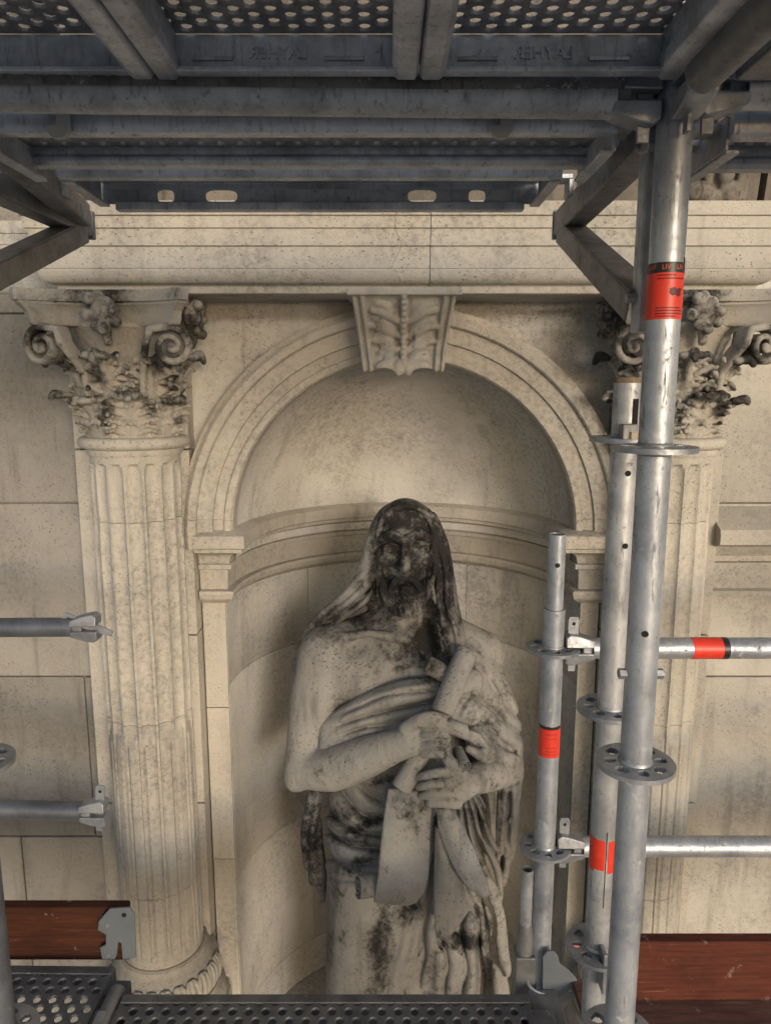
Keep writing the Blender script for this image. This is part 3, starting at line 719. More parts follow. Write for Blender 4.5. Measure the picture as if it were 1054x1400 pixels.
def make_column():
    c = empty('fluted_column', (XL, CD, EYE))
    for z0, z1 in ((-.92 - .27, zat(716, 2.15) - EYE), (zat(716, 2.15) - EYE, Z_AST0)): pass
    js = [Z_SB, zat(1236, 2.15) - EYE, zat(998, 2.15) - EYE, zat(718, 2.15) - EYE, Z_AST0 + .006]
    for z0, z1 in zip(js, js[1:]): lk('drum', shaft_drum(z0 + .0008, z1 - .0008, Z_AST0 - .022, Z_SB + .03), M_TRIM, c, angle=24)
    h = Z_AST1 - Z_AST0
    V, F = lathe_vf([(CR - .01, Z_AST0 - .002), (CR + .006, Z_AST0 + .0), (CR + .010, Z_AST0 + h*.18), (CR + .010, Z_AST0 + h*.32), (CR + .018, Z_AST0 + h*.36)] + [(CR + .018 + .014*math.sin(t), Z_AST0 + h*(.68 - .30*math.cos(t))) for t in np.linspace(.1, 3.0, 8)] + [(CR + .012, Z_AST1), (CR - .02, Z_AST1 + .002)], 64)
    lk('astragal', mesh('astragal', V, F), M_TRIM, c, angle=30)
    # base: torus carved with leaves, plinth below
    V, F = lathe_vf([(CR + .006, Z_SB + .012), (CR + .014, Z_SB + .006), (CR + .014, Z_SB - .012), (CR + .024, Z_SB - .028), (CR + .030, Z_SB - .032)] + [(CR + .026 + .028*math.sin(t), Z_SB - .085 + .052*math.cos(t)) for t in np.linspace(.2, 2.95, 10)] + [(CR + .055, Z_SB - .14), (CR + .055, Z_SB - .16)] + [(CR + .046 + .03*math.sin(t), Z_SB - .21 + .05*math.cos(t)) for t in np.linspace(.2, 2.95, 8)], 64)
    base = lk('base', mesh('base', V, F), M_CARVE, c, angle=30)
    for k in range(-6, 7):
        a = k*math.pi/13 + .06
        lk('torus_leaf', LEAF_TORUS, M_CARVE, base, smooth=True, loc=(math.sin(a)*.006, -math.cos(a)*.006, Z_SB - .118), rotz=a)
    bm = bmesh.new(); bbox(bm, -.212, .212, -.212, .1, Z_SB - .36, Z_SB - .255)
    lk('plinth', bm_mesh('plinth', bm), M_TRIM, c, bevel=.004)
    bm = bmesh.new(); bbox(bm, -.215, .215, -.24, .1, -3.4, Z_SB - .362)
    lk('pedestal', bm_mesh('pedestal', bm), M_TRIM, c, bevel=.006)
    # capital
    H = Z_CAP1 - Z_AST1; zb = Z_AST1
    cap = lk('capital', mesh('capital', *lathe_vf([(CR - .012, zb), (CR - .014, zb + H*.3), (CR - .004, zb + H*.55), (CR + .022, zb + H*.72), (CR + .036, zb + H*.76), (CR + .036, zb + H*.79), (.1, zb + H*.80)], 48)), M_CARVE, c, angle=35)
    for k in (-2, -1, 0, 1, 2):
        a = k * math.pi/4 - .12
        lk('acanthus_leaf', LEAF_TALL[k % 2], M_CARVE, cap, smooth=True, loc=(0, 0, zb), rotz=a)
    for k in (-2, -1, 0, 1):
        a = (k + .5) * math.pi/4 - .12
        lk('acanthus_leaf', LEAF_LOW[k % 2], M_CARVE, cap, smooth=True, loc=(0, 0, zb - .002), rotz=a)
    for me_ in VOLUTES: lk('volute', me_, M_CARVE, cap, smooth=True, loc=(0, 0, zb))
    # abacus: concave sides, moulded edge, horned corners
    V, F = [], []; pf = [(.0, zb + H*.765), (.006, zb + H*.775), (.010, zb + H*.80), (.014, zb + H*.85), (.030, zb + H*.895), (.034, zb + H*.90), (.034, zb + H*.915), (.044, zb + H*.92), (.047, zb + H*.955), (.044, zb + H*.995), (.0, zb + H*.999)]
    plan = []
    for k in range(4):
        a = k * math.pi/2
        for i in range(16):
            t = -1 + 2*i/15; x = t*.190; y = -.140 - .068 * abs(t)**2.2
            if i in (0, 15): pass
            plan.append((x*math.cos(a) - y*math.sin(a), x*math.sin(a) + y*math.cos(a)))
    m = len(pf); n = len(plan)
    for (x, y) in plan:
        L = math.hypot(x, y)
        for o, z in pf: V.append((x*(1 + o/L*1.1), y*(1 + o/L*1.1), z))
    for i in range(n):
        i2 = (i+1) % n
        for j in range(m-1): F.append((i*m + j, i2*m + j, i2*m + j+1, i*m + j+1))
    F.append(tuple(i*m for i in range(n-1, -1, -1))); F.append(tuple(i*m + m-1 for i in range(n)))
    am = mesh('abacus', V, F); rg = random.Random(3)
    cv = coords(am); pt_attr(am, 'soot', .26 + .5*np.exp(-((cv[:, 0] + .02)/.07)**2) * (cv[:, 2] > zb + H*.88) + .22*(cv[:, 2] > zb + H*.9)*(np.sin(cv[:, 0]*40) > -.2))
    lk('abacus', am, M_CARVE, cap, angle=30)
    # flower in the middle of each abacus side, carved
    f = Field((-.09, -.28, zb + H*.60), (.09, -.12, zb + H*1.0), .0036); rg = random.Random(5); zc = zb + H*.86
    f.ell((0, -.195, zc), (.035, .03, .04), 0)
    for k in range(9):
        a = k * 2.4; r = .018 + .016*rg.random()
        f.ell((r*1.3*math.cos(a), -.205 - .02*rg.random(), zc + r*1.6*math.sin(a) - .004), (.017, .015, .017), .006)
    f.line([(.0, -.2, zc - .03), (.006, -.19, zc - .085)], [.018, .012], .008)
    for k in range(7):
        a = k * .9 + .4; f.ell((.034*math.cos(a), -.232, zc + .036*math.sin(a)), (.007, .009, .007), .003, 'sub')
    fm = f.mesh('fleuron', 1); pt_attr(fm, 'soot', np.full(len(fm.vertices), .62))
    for k in range(4): lk('fleuron', fm, M_CARVE, cap, smooth=True, rotz=k*math.pi/2)
    return c
col_l = make_column()
tag(col_l, 'fluted stone column with leafy capital next to the loose ledger ends and dark red toe board', 'column', 'fluted columns flanking the niche')
col_r = copy_tree(col_l); col_r.location.x = XR
tag(col_r, 'fluted stone column with scrolled capital hidden partly behind the upright galvanised scaffold tubes', 'column', 'fluted columns flanking the niche')
# ------------------------------------------------------------ the statue of a hooded, bearded figure
U = .00243                                        # metres per unit of the measured sheet at the statue
def S(px, py, D): return np.array(P(px, py, D))
stat = empty('statue', (CX, 2.42, EYE - 2.62), 'weathered stone statue of a hooded bearded figure holding scrolls, standing in the niche', 'statue')
def XZ(px, py, D=2.3): p = P(px, py, D); return p.x, p.z
def drape(f, pts, k=.02, mode='add', n=5, dflt=2.3):
    """fold laid on the surface already carved: (px, py, radius in sheet units, how far it stands proud)"""
    out, rs = [], []
    for (px, py, r, off) in pts:
        D = dflt
        for _ in range(2):
            x, z = XZ(px, py, D); d = f.depth(x, z)
            if d is None: break
            D = d
        p = S(px, py, D); p[1] += r * U * (1 - off); out.append(p); rs.append(r * U)
    f.line(out, rs, k, mode, n)
# ---- the figure itself: head, neck, torso, both arms and hands
lo = (-.40, 2.00, EYE - 1.72); hi = (.52, 2.62, EYE - .34)
f = Field(lo, hi, .0039)
f.ell(S(548, 945, 2.45), (.25, .165, .30), 0)                                   # rib cage
f.ell(S(560, 1080, 2.45), (.235, .165, .30), .06)
f.ell(S(500, 930, 2.345), (.125, .065, .095), .05); f.ell(S(598, 930, 2.345), (.125, .065, .095), .05)
f.line([S(555, 800, 2.43), S(552, 880, 2.44)], [.085, .10], .05)                # neck
f.line([S(535, 850, 2.45), S(488, 866, 2.44), S(452, 880, 2.43)], [.055, .058, .07], .05)
f.line([S(580, 850, 2.45), S(625, 868, 2.44), S(660, 890, 2.43)], [.055, .058, .07], .05)
f.line([S(546, 872, 2.325), S(505, 866, 2.335), S(462, 872, 2.37)], [.012, .013, .012], .03)      # collar bones
f.line([S(540, 850, 2.36), S(549, 873, 2.31)], [.016, .013], .02); f.line([S(570, 850, 2.36), S(560, 873, 2.31)], [.016, .013], .02)
f.ell(S(447, 900, 2.405), (.088, .092, .10), .05)                               # shoulder
f.line([S(440, 900, 2.40), S(428, 960, 2.385), S(418, 1020, 2.355), S(415, 1048, 2.335)], [.080, .080, .066, .060], .03, n=3)
f.ell(S(443, 955, 2.34), (.045, .04, .085), .04)                                # biceps
f.line([S(416, 1052, 2.325), S(455, 1050, 2.27), S(500, 1035, 2.20), S(540, 1020, 2.15), S(558, 1015, 2.135)], [.062, .075, .066, .050, .045], .03, n=3)
f.ell(S(404, 1066, 2.33), (.035, .045, .035), .03)                              # point of the elbow
# hand round the rod
f.ell(S(570, 1008, 2.120), (.046, .032, .050), .03)
for i, (y0, y1) in enumerate(((990, 996), (1003, 1008), (1016, 1020), (1028, 1031))):
    f.line([S(580, y0 + 2, 2.095), S(597, y0 + 1, 2.070), S(609, y1, 2.082), S(609, y1 + 2, 2.110), S(598, y1 + 3, 2.125)], [.0160, .0160, .0150, .0135, .012], .003, n=3)
f.line([S(555, 996, 2.11), S(575, 983, 2.085), S(594, 980, 2.075), S(607, 986, 2.085)], [.022, .019, .0165, .013], .010, n=3)   # thumb
for y0 in (997.5, 1010.5, 1023): f.line([S(576, y0, 2.084), S(600, y0, 2.055), S(614, y0 + 2, 2.075)], .0050, .004, 'sub')
for s_ in ((545, 1004, 588, 992), (540, 1018, 585, 1010), (548, 1028, 585, 1024)): drape(f, [(s_[0], s_[1], 2.4, .5), (s_[2], s_[3], 2.6, .5)], .012)     # tendons
# other arm: forearm out of the sleeve, hand flat on the scrolls
f.ell(S(652, 912, 2.43), (.075, .08, .09), .05)
f.line([S(658, 920, 2.42), S(678, 990, 2.37), S(686, 1045, 2.32)], [.065, .06, .055], .03)
f.line([S(688, 1050, 2.29), S(668, 1058, 2.215), S(645, 1066, 2.155)], [.062, .056, .046], .03, n=3)
f.ell(S(626, 1076, 2.115), (.050, .030, .056), .025)
for i, (a, b, c) in enumerate(((1060, 1055, 1061), (1073, 1070, 1074), (1085, 1084, 1087), (1096, 1097, 1098))):
    L = (566, 570, 573, 584)[i]
    f.line([S(625, a + 3, 2.100), S(607, b + 1, 2.072), S(590, (b + c) / 2, 2.070), S(L + 2, c + 2, 2.098)], [.0165, .0155, .014, .0115], .005, n=3)
f.line([S(636, 1064, 2.11), S(625, 1050, 2.085), S(613, 1040, 2.078), S(611, 1036, 2.082)], [.022, .020, .018, .015], .010, n=3)
for y0 in (1067, 1079, 1091): f.line([S(626, y0, 2.078), S(585, y0 - 1, 2.052)], .0032, .003, 'sub')
# head
f.ell(S(554, 735, 2.435), (.108, .135, .135), .03)
f.ell(S(554, 775, 2.40), (.088, .105, .125), .04)                               # face and jaw
f.ell(S(554, 716, 2.365), (.078, .062, .060), .03)                              # forehead
f.line([S(520, 738, 2.335), S(535, 733, 2.296), S(549, 738, 2.284)], [.013, .019, .015], .014, n=3)
f.line([S(588, 737, 2.335), S(573, 731, 2.296), S(559, 738, 2.284)], [.013, .019, .015], .014, n=3)
for s in (-1, 1):
    f.ell(S(554 + s*20, 747, 2.285), (.027, .034, .018), .012, 'sub')           # sockets
    f.ell(S(554 + s*19, 748, 2.326), (.018, .018, .013), .006)                  # eyes
    f.line([S(554 + s*10, 747, 2.304), S(554 + s*19, 743, 2.298), S(554 + s*29, 748, 2.316)], .0052, .006, n=3)
    f.line([S(554 + s*11, 751, 2.308), S(554 + s*19, 754, 2.306), S(554 + s*28, 752, 2.318)], .0045, .008, n=3)
    f.ell(S(554 + s*25, 768, 2.325), (.030, .030, .024), .025)                  # cheek bones
    f.ell(S(554 + s*33, 787, 2.312), (.018, .02, .03), .03, 'sub')
    f.ell(S(554 + s*7.5, 783, 2.285), (.012, .016, .011), .006)                 # nostrils
    f.line([S(554 + s*11, 772, 2.290), S(554 + s*19, 790, 2.298)], .004, .008, 'sub')
    f.line([S(554 + s*2, 791, 2.270), S(554 + s*11, 794, 2.272), S(554 + s*19, 803, 2.288), S(554 + s*21, 815, 2.298)], [.008, .011, .010, .006], .008, n=4)     # moustache
for yy in (707, 713, 719): f.line([S(530, yy + 1, 2.315), S(554, yy - 1, 2.296), S(578, yy + 1, 2.315)], .0032, .005, 'sub', n=3)
f.line([S(549, 733, 2.294), S(551, 741, 2.290)], .003, .004, 'sub'); f.line([S(559, 733, 2.294), S(557, 741, 2.290)], .003, .004, 'sub')
f.line([S(554, 740, 2.300), S(554, 757, 2.276), S(554, 772, 2.258), S(554, 781, 2.254)], [.013, .014, .017, .020], .008, n=3)      # nose
f.line([S(545, 799, 2.268), S(554, 797, 2.262), S(563, 799, 2.268)], .0045, .004, 'sub'); f.ell(S(554, 803, 2.278), (.018, .010, .007), .006)
body_me = f.mesh('figure', 1); body = f
# ---- beard and side locks
fb = Field((-.03, 2.19, EYE - .80), (.18, 2.46, EYE - .44), .0034)
fb.ell(S(554, 808, 2.335), (.066, .055, .048), 0); fb.ell(S(556, 826, 2.318), (.046, .044, .046), .03)
rg = random.Random(12)
for i in range(46):
    t = rg.random(); x = 554 + (rg.random() - .5) * 58 * (1 - .45 * t); y = 803 + 26 * t; D = 2.287 + .00045 * (x - 554)**2 * U / .0024 * .8 + .012 * rg.random()
    dx = (x - 554) * .12; w = rg.choice((-1, 1)) * (3 + 3 * rg.random())
    fb.line([S(x, y, D), S(x + w, y + 5, D - .020), S(x + dx - w*.6, y + 10, D - .022), S(x + dx + w*.3, y + 14, D - .004)], [.006, .0105, .0095, .004], .0015, n=3)
for s in (-1, 1):
    for i in range(7):
        x = 554 + s*(32 + i*1.1); D = 2.352 - .005 * i
        pts = [S(x + 3*math.sin(j*1.7 + i), 742 + j*13 + i*3, D - .006*j*.6 + .004*math.cos(j*2 + i)) for j in range(6)]
        fb.line(pts, [.006, .0085, .0085, .0085, .008, .005], .0015, n=3)
    for i in range(5): fb.line([S(554 + s*(30 - i*5), 794 + i*3, 2.318), S(554 + s*(31 - i*5.5), 808 + i*3, 2.298), S(554 + s*(24 - i*4.6), 824 + i*2.4, 2.290), S(556 + s*(18 - i*4.4), 838 + i*1.5, 2.292)], [.008, .011, .010, .006], .003, n=3)
fb.folds([(554, 800, 60, 70, 1)], lambda u, v: (u + 2.4*np.sin(v*.24) + 1.5*np.sin(v*.5 + u*.3)) / 5.2, .010, .6)
beard_me = fb.mesh('beard', 1)
# ---- cloak: hood, shoulder falls, mantle behind, sleeve
fc = Field((-.42, 2.08, EYE - 2.0), (.54, 2.74, EYE - .33), .0046)
fc.ell(S(554, 752, 2.47), (.138, .165, .178), 0)
fc.ell(S(554, 800, 2.50), (.150, .14, .20), .05)
fc.ell(S(550, 960, 2.56), (.285, .12, .36), .08); fc.ell(S(560, 1130, 2.55), (.31, .13, .42), .08)
fc.ell(S(555, 780, 2.27), (.102, .185, .178), .008, 'sub')
fc.line([S(517, 752, 2.35), S(520, 718, 2.335), S(536, 698, 2.33), S(556, 692, 2.328), S(576, 698, 2.33), S(590, 718, 2.335), S(594, 752, 2.35)], .010, .010, n=4)                       # face opening
fc.ell(S(520, 900, 2.26), (.20, .20, .20), .02, 'sub')
fc.line([S(522, 712, 2.39), S(511, 742, 2.385), S(502, 778, 2.39), S(486, 808, 2.41), S(458, 838, 2.445), S(432, 862, 2.475), S(414, 905, 2.49), S(404, 980, 2.50)], [.020, .028, .034, .036, .036, .036, .034, .03], .03, n=4)
fc.line([S(516, 735, 2.372), S(508, 780, 2.376), S(490, 815, 2.40), S(462, 842, 2.44)], [.010, .012, .012, .010], .010, n=4)
fc.line([S(511, 778, 2.36), S(505, 808, 2.37), S(488, 830, 2.395), S(462, 848, 2.43)], [.008, .011, .012, .010], .006, n=4)
fc.line([S(519, 730, 2.352), S(513, 770, 2.35), S(507, 800, 2.355), S(494, 822, 2.375)], [.005, .007, .008, .006], .005, 'sub', n=4)
fc.line([S(506, 800, 2.352), S(482, 828, 2.385)], [.005, .007], .010, 'sub')
fc.line([S(590, 708, 2.385), S(600, 740, 2.365), S(607, 790, 2.345), S(615, 840, 2.32), S(626, 885, 2.29), S(630, 915, 2.275)], [.020, .028, .030, .032, .032, .028], .03, n=4)
for pts, rr in (([(592, 735, 2.345), (597, 790, 2.318), (603, 850, 2.290), (609, 895, 2.268)], .010), ([(600, 745, 2.345), (607, 800, 2.315), (615, 855, 2.285), (622, 895, 2.262)], .009), ([(605, 760, 2.35), (614, 810, 2.32), (625, 860, 2.29), (634, 895, 2.27)], .008)):
    fc.line([S(*p) for p in pts], rr, .008, n=4)
for pts in ([(596, 770, 2.315), (603, 830, 2.285), (610, 885, 2.258)], [(605, 780, 2.312), (613, 835, 2.285), (622, 880, 2.262)]):
    fc.line([S(*p) for p in pts], .007, .006, 'sub', n=4)
fc.line([S(642, 880, 2.42), S(662, 925, 2.385), S(679, 985, 2.345), S(688, 1035, 2.32), S(690, 1060, 2.31)], [.052, .072, .076, .068, .052], .04, n=4)     # sleeve
fc.line([S(640, 905, 2.36), S(645, 960, 2.32), S(655, 1010, 2.27), S(668, 1030, 2.24)], [.045, .05, .05, .035], .04, n=3)
fc.line([S(640, 1024, 2.16), S(668, 1034, 2.225), S(692, 1048, 2.26)], [.012, .028, .045], .02)                                   # cuff roll over the wrist
for pts in ([(650, 1003, 5, 1), (675, 992, 6, 1), (705, 998, 4, .8)], [(652, 1016, 5, 1), (680, 1008, 5.5, 1), (708, 1018, 4, .8)], [(655, 912, 4, .9), (664, 950, 6, 1), (668, 985, 4, .8)], [(676, 930, 4, .8), (688, 965, 5, .9), (690, 988, 4, .7)], [(676, 1066, 4, .8), (700, 1050, 6, 1), (708, 1024, 4, .8)], [(660, 1034, 4, .9), (690, 1030, 5, 1), (708, 1036, 4, .8)], [(642, 930, 5, 1), (648, 970, 6, 1), (650, 1000, 5, .8)]): drape(fc, pts, .010)
fc.line([S(697, 1056, 2.33), S(697, 1100, 2.34), S(694, 1150, 2.35), S(686, 1205, 2.36)], [.042, .036, .030, .016], .03, n=3)          # fall from the elbow
fc.line([S(688, 1075, 2.29), S(684, 1120, 2.30), S(681, 1180, 2.32)], [.016, .014, .010], .012, n=3); fc.line([S(703, 1070, 2.285), S(699, 1120, 2.295), S(690, 1190, 2.32)], [.012, .011, .008], .008, n=3)
fc.line([S(695, 1085, 2.29), S(690, 1180, 2.315)], .007, .006, 'sub')
for pts in ([(430, 1090), (428, 1140), (437, 1190), (441, 1230)], [(424, 1100), (423, 1150), (431, 1200)]):
    fc.line([S(x, y, 2.42) for x, y in pts], [.028, .030, .026, .012][:len(pts)], .02, n=3)
fc.folds([(682, 990, 44, 84, 1)], lambda u, v: (v - .45*(u - 640) - .006*(u - 668)**2 + 5*np.sin(u*.06)) / 29, .019, .8)
fc.folds([(650, 945, 22, 60, .9)], lambda u, v: (u - .12*(v - 900)) / 15, .018, .8)
fc.folds([(475, 822, 62, 42, 1, -40)], lambda u, v: (u*.62 + v*.78) / 15, .016, .8)
fc.folds([(612, 820, 30, 95, 1)], lambda u, v: (u - .17*(v - 700)) / 12, .016, .8)
fc.folds([(428, 1150, 22, 90, 1), (694, 1130, 24, 95, 1)], lambda u, v: (u + .05*v) / 13, .018, .8)
fc.folds([(553, 690, 60, 34, .8)], lambda u, v: np.hypot(u - 554, (v - 770)) / 12, .006, .8)
cloak_me = fc.mesh('cloak', 1)
# ---- robe: wrapped round the waist, falling to the feet
fr = Field((-.34, 2.06, EYE - 2.64), (.50, 2.70, EYE - .84), .0046)
def robe_f(X, Y, Z):
    z = Z - EYE; a = np.interp(z, [-2.64, -2.3, -1.9, -1.5, -1.2, -.95], [.285, .278, .275, .275, .255, .20]); b = np.interp(z, [-2.64, -2.0, -1.4, -.95], [.22, .20, .185, .13])
    cx = np.interp(z, [-2.6, -2.0, -1.4, -1.0], [.09, .085, .075, .06]); an = np.arctan2(X - cx, -(Y - 2.43))
    q = np.sqrt(((X - cx) / a)**2 + ((Y - 2.43) / b)**2)
    return (q - 1) * np.minimum(a, b) - .007 * np.sin(an * 13 + z * 2.3) * np.clip((-1.5 - z) * 2.2, 0, 1) * (X > cx - .02)
fr.fn((-.34, 2.06, EYE - 2.64), (.50, 2.70, EYE - .93), robe_f)
fr.fn((-.34, 2.06, EYE - 2.64), (.50, 2.70, EYE - .93), lambda X, Y, Z: np.maximum(Z - (EYE - 1.05), -1e3) + 0 * X + 0 * Y, .06, 'sub') if False else None
fr.line([S(498, 1130, 2.34), S(497, 1240, 2.315), S(492, 1400, 2.30), S(490, 1560, 2.32)], [.10, .125, .12, .10], .08, n=3)      # the standing leg under the cloth
fr.line([S(600, 1150, 2.34), S(618, 1300, 2.33), S(620, 1500, 2.34)], [.09, .10, .10], .06)
# sash over the chest
fr.line([S(452, 995, 2.325), S(500, 968, 2.27), S(550, 950, 2.245), S(605, 940, 2.25), S(645, 930, 2.29)], [.040, .046, .046, .042, .04], .03, n=4)
fr.line([S(455, 1020, 2.31), S(520, 995, 2.265), S(590, 975, 2.24), S(640, 970, 2.26)], [.05, .055, .055, .05], .03, n=4)
for pts in ([(470, 986, 4, .8), (500, 966, 5, .8), (540, 950, 5, .8), (600, 940, 4, .8)], [(480, 994, 3.5, .8), (520, 970, 4.5, .8), (560, 960, 4, .8), (585, 952, 3, .7)], [(500, 996, 3.5, .8), (535, 978, 4, .8), (575, 968, 4, .8)], [(465, 1000, 4, .8), (490, 990, 4, .8), (520, 985, 3, .7)], [(640, 955, 7, .8), (655, 975, 8, .8), (660, 1000, 6, .8)], [(636, 975, 6, .9), (648, 990, 6, .9), (655, 1010, 4, .8)], [(630, 965, 5, .9), (642, 960, 6, .9), (650, 968, 5, .9)]): drape(fr, pts, .012)
# great swags under the forearm
SW = [([(437, 1085), (470, 1108), (510, 1100), (545, 1066)], 8), ([(440, 1105), (470, 1128), (512, 1122), (548, 1082)], 7), ([(446, 1128), (478, 1156), (512, 1142), (540, 1108)], 9), ([(450, 1152), (480, 1174), (510, 1160), (533, 1134)], 7),
      ([(452, 1180), (478, 1200), (505, 1184), (527, 1160)], 8), ([(444, 1205), (458, 1212), (485, 1204), (515, 1182)], 5)]
SW = [([(425, 1072), (470, 1092), (515, 1080), (552, 1052)], 7)] + SW
# falling folds on the other side
VF = [([(590, 1105), (584, 1180), (572, 1260), (545, 1345), (528, 1420)], 6, 1), ([(600, 1110), (597, 1200), (590, 1280), (575, 1360), (565, 1440)], 5, 1), ([(604, 1112), (600, 1200), (604, 1260), (602, 1360), (600, 1440)], 7, 1),
      ([(640, 1105), (655, 1160), (668, 1220), (680, 1300), (684, 1400)], 7, .9), ([(655, 1100), (672, 1165), (682, 1230), (690, 1300), (694, 1400)], 6, .8), ([(630, 1230), (640, 1290), (640, 1360), (640, 1440)], 8, .9), ([(655, 1240), (662, 1300), (664, 1380), (664, 1440)], 7, .9),
      ([(615, 1250), (616, 1300), (612, 1360), (610, 1440)], 6, .9), ([(560, 1235), (553, 1290), (535, 1350), (520, 1420)], 5, .7)]
for pts, r, off in VF: drape(fr, [(x, y, r, off) for x, y in pts], .014)
for pts, r in (([(594, 1120), (589, 1200), (578, 1280), (556, 1350), (545, 1420)], 4), ([(602, 1280), (594, 1340), (590, 1420)], 4), ([(650, 1240), (652, 1300), (652, 1380), (652, 1440)], 5), ([(626, 1260), (627, 1320), (625, 1420)], 4.5), ([(676, 1240), (676, 1320), (676, 1420)], 4), ([(648, 1140), (662, 1190), (672, 1240)], 3)): drape(fr, [(x, y, r, .2) for x, y in pts], .008, 'sub')
fr.ell(S(643, 1272, 2.135), (.030, .022, .058), .008); fr.ell(S(630, 1285, 2.15), (.05, .03, .02), .01); fr.ell(S(622, 1298, 2.10), (.040, .045, .030), .012, 'sub')
fr.folds([(540, 972, 96, 36, 1, -18)], lambda u, v: (u*.31 + v*.95 + 5*np.sin(u*.03)) / 17, .024, .8)
fr.folds([(650, 975, 30, 40, 1)], lambda u, v: (u*.8 + v*.5) / 18, .020, .8)
fr.folds([(486, 1140, 66, 84, 1)], lambda u, v: np.hypot((u - 560)*.80, (v - 1030)*1.1) / 25, .040, .8)
fr.folds([(640, 1180, 64, 120, 1), (628, 1340, 90, 110, 1)], lambda u, v: np.arctan2(u - 606, v - 1010) / .085, .028, .8)
fr.folds([(505, 1330, 58, 110, 1)], lambda u, v: (u + (v - 1230)*.12) / 34, .008, .9)
robe_me = fr.mesh('robe', 1)
# stains
FACE_LIGHTS = [(578, 764, 7, 9, 0.2), (536, 762, 8, 5, 0.16), (552, 727, 16, 5, 0.18), (556, 772, 4, 10, 0.12), (590, 803, 7, 14, 0.16), (543, 786, 6, 4, 0.17), (556, 852, 10, 14, 0.27), (574, 842, 5, 14, 0.24), (556, 806, 9, 6, 0.1), (574, 742, 9, 5, 0.12)]  # soot thinned on brow, nose and cheeks: highlights painted into the colour
HOOD = [(556, 738, 44, 62, .82), (556, 806, 42, 48, .82), (595, 770, 16, 90, .80), (617, 850, 14, 50, .66), (572, 876, 32, 42, .84), (505, 800, 22, 30, .60), (460, 845, 60, 14, .66, -25), (500, 850, 40, 14, .70, -10), (512, 830, 16, 20, .74), (548, 914, 12, 8, .7)]
stain(body_me, HOOD + [(475, 870, 40, 8, .55, -20), (560, 934, 9, 6, .75), (462, 950, 8, 40, .45), (490, 880, 14, 12, .42, 40), (604, 1024, 12, 20, .58), (580, 1060, 24, 10, .56), (600, 1080, 34, 4, .5), (600, 1094, 34, 4, .55), (660, 1072, 34, 7, .5, 10), (440, 1000, 20, 30, .34), (640, 1030, 16, 14, .6)], .36, FACE_LIGHTS)
stain(beard_me, [(554, 790, 60, 70, .80)], .60, FACE_LIGHTS)
stain(cloak_me, HOOD + [(553, 690, 44, 22, .80), (610, 800, 14, 70, .74), (428, 1150, 16, 70, .80), (425, 930, 18, 60, .62), (640, 930, 14, 50, .66), (690, 992, 22, 6, .5), (650, 985, 24, 20, .58), (684, 1130, 8, 60, .55), (690, 1055, 30, 6, .5), (610, 760, 16, 60, .85), (505, 770, 12, 60, .62)], .42, [(500, 775, 5, 40, .22), (470, 815, 30, 8, .2), (620, 870, 5, 30, .3)])
stain(robe_me, [(585, 912, 22, 24, .80), (640, 960, 26, 34, .62), (470, 1110, 50, 14, .64, 14), (500, 1128, 40, 9, .74, -22), (480, 1150, 44, 12, .70, 4), (505, 1170, 34, 9, .72, -28), (465, 1190, 26, 14, .64), (450, 1110, 12, 60, .6), (540, 1062, 40, 7, .66, -14), (460, 1215, 16, 14, .5), (522, 1290, 17, 62, .80, 4), (560, 1244, 14, 26, .78, 25), (640, 1196, 22, 26, .72, 30), (634, 1286, 34, 16, .78), (672, 1290, 18, 60, .62), (600, 1100, 50, 16, .55), (650, 1120, 40, 20, .55, 20), (590, 1330, 14, 50, .45), (630, 1340, 40, 40, .5), (540, 1000, 50, 4, .42, -18), (447, 1300, 8, 60, .5), (600, 1200, 8, 90, .6), (652, 1260, 10, 90, .6), (470, 1260, 8, 50, .5), (560, 1020, 60, 8, .55, -16)], .32)
fig = link('figure', body_me, M_STATUE, stat, smooth=True)
link('beard', beard_me, M_STATUE, stat, smooth=True); link('hooded_cloak', cloak_me, M_STATUE, stat, smooth=True); link('robe', robe_me, M_STATUE, stat, smooth=True)
# ---- what the hands hold: rods of rolled parchment and hanging sheets
def carved_rod(name, pts, rs, k=0., h=.004, blobs=(), base=.34):
    a = np.array([p for p in pts]); R = max(rs) + .012; f = Field(a.min(0) - R, a.max(0) + R, h)
    f.line(pts, rs, .004)
    for e, o in ((0, 1), (-1, -2)):               # flat sawn ends
        p = np.array(pts[e]); d = p - np.array(pts[o]); d /= np.linalg.norm(d)
        f.fn(f.lo, f.lo + f.h*f.n, lambda X, Y, Z: -((X - p[0])*d[0] + (Y - p[1])*d[1] + (Z - p[2])*d[2]), .006, 'sub')
    me = f.mesh(name, 1); stain(me, list(blobs), base); return link(name, me, M_STATUE, stat, smooth=True)
carved_rod('scroll_rod', [S(640, 886, 2.215), S(628, 915, 2.195), S(604, 976, 2.120)], [.034, .036, .037], blobs=[(640, 890, 16, 14, .55)])
carved_rod('scroll_rod', [S(606, 972, 2.124), S(570, 1040, 2.130), S(548, 1079, 2.100)], [.030, .030, .033], blobs=[(572, 1050, 16, 16, .55), (550, 1078, 12, 8, .4)])
carved_rod('scroll_rod', [S(583, 908, 2.225), S(618, 926, 2.210)], [.030, .028], blobs=[(588, 906, 16, 12, .62)])
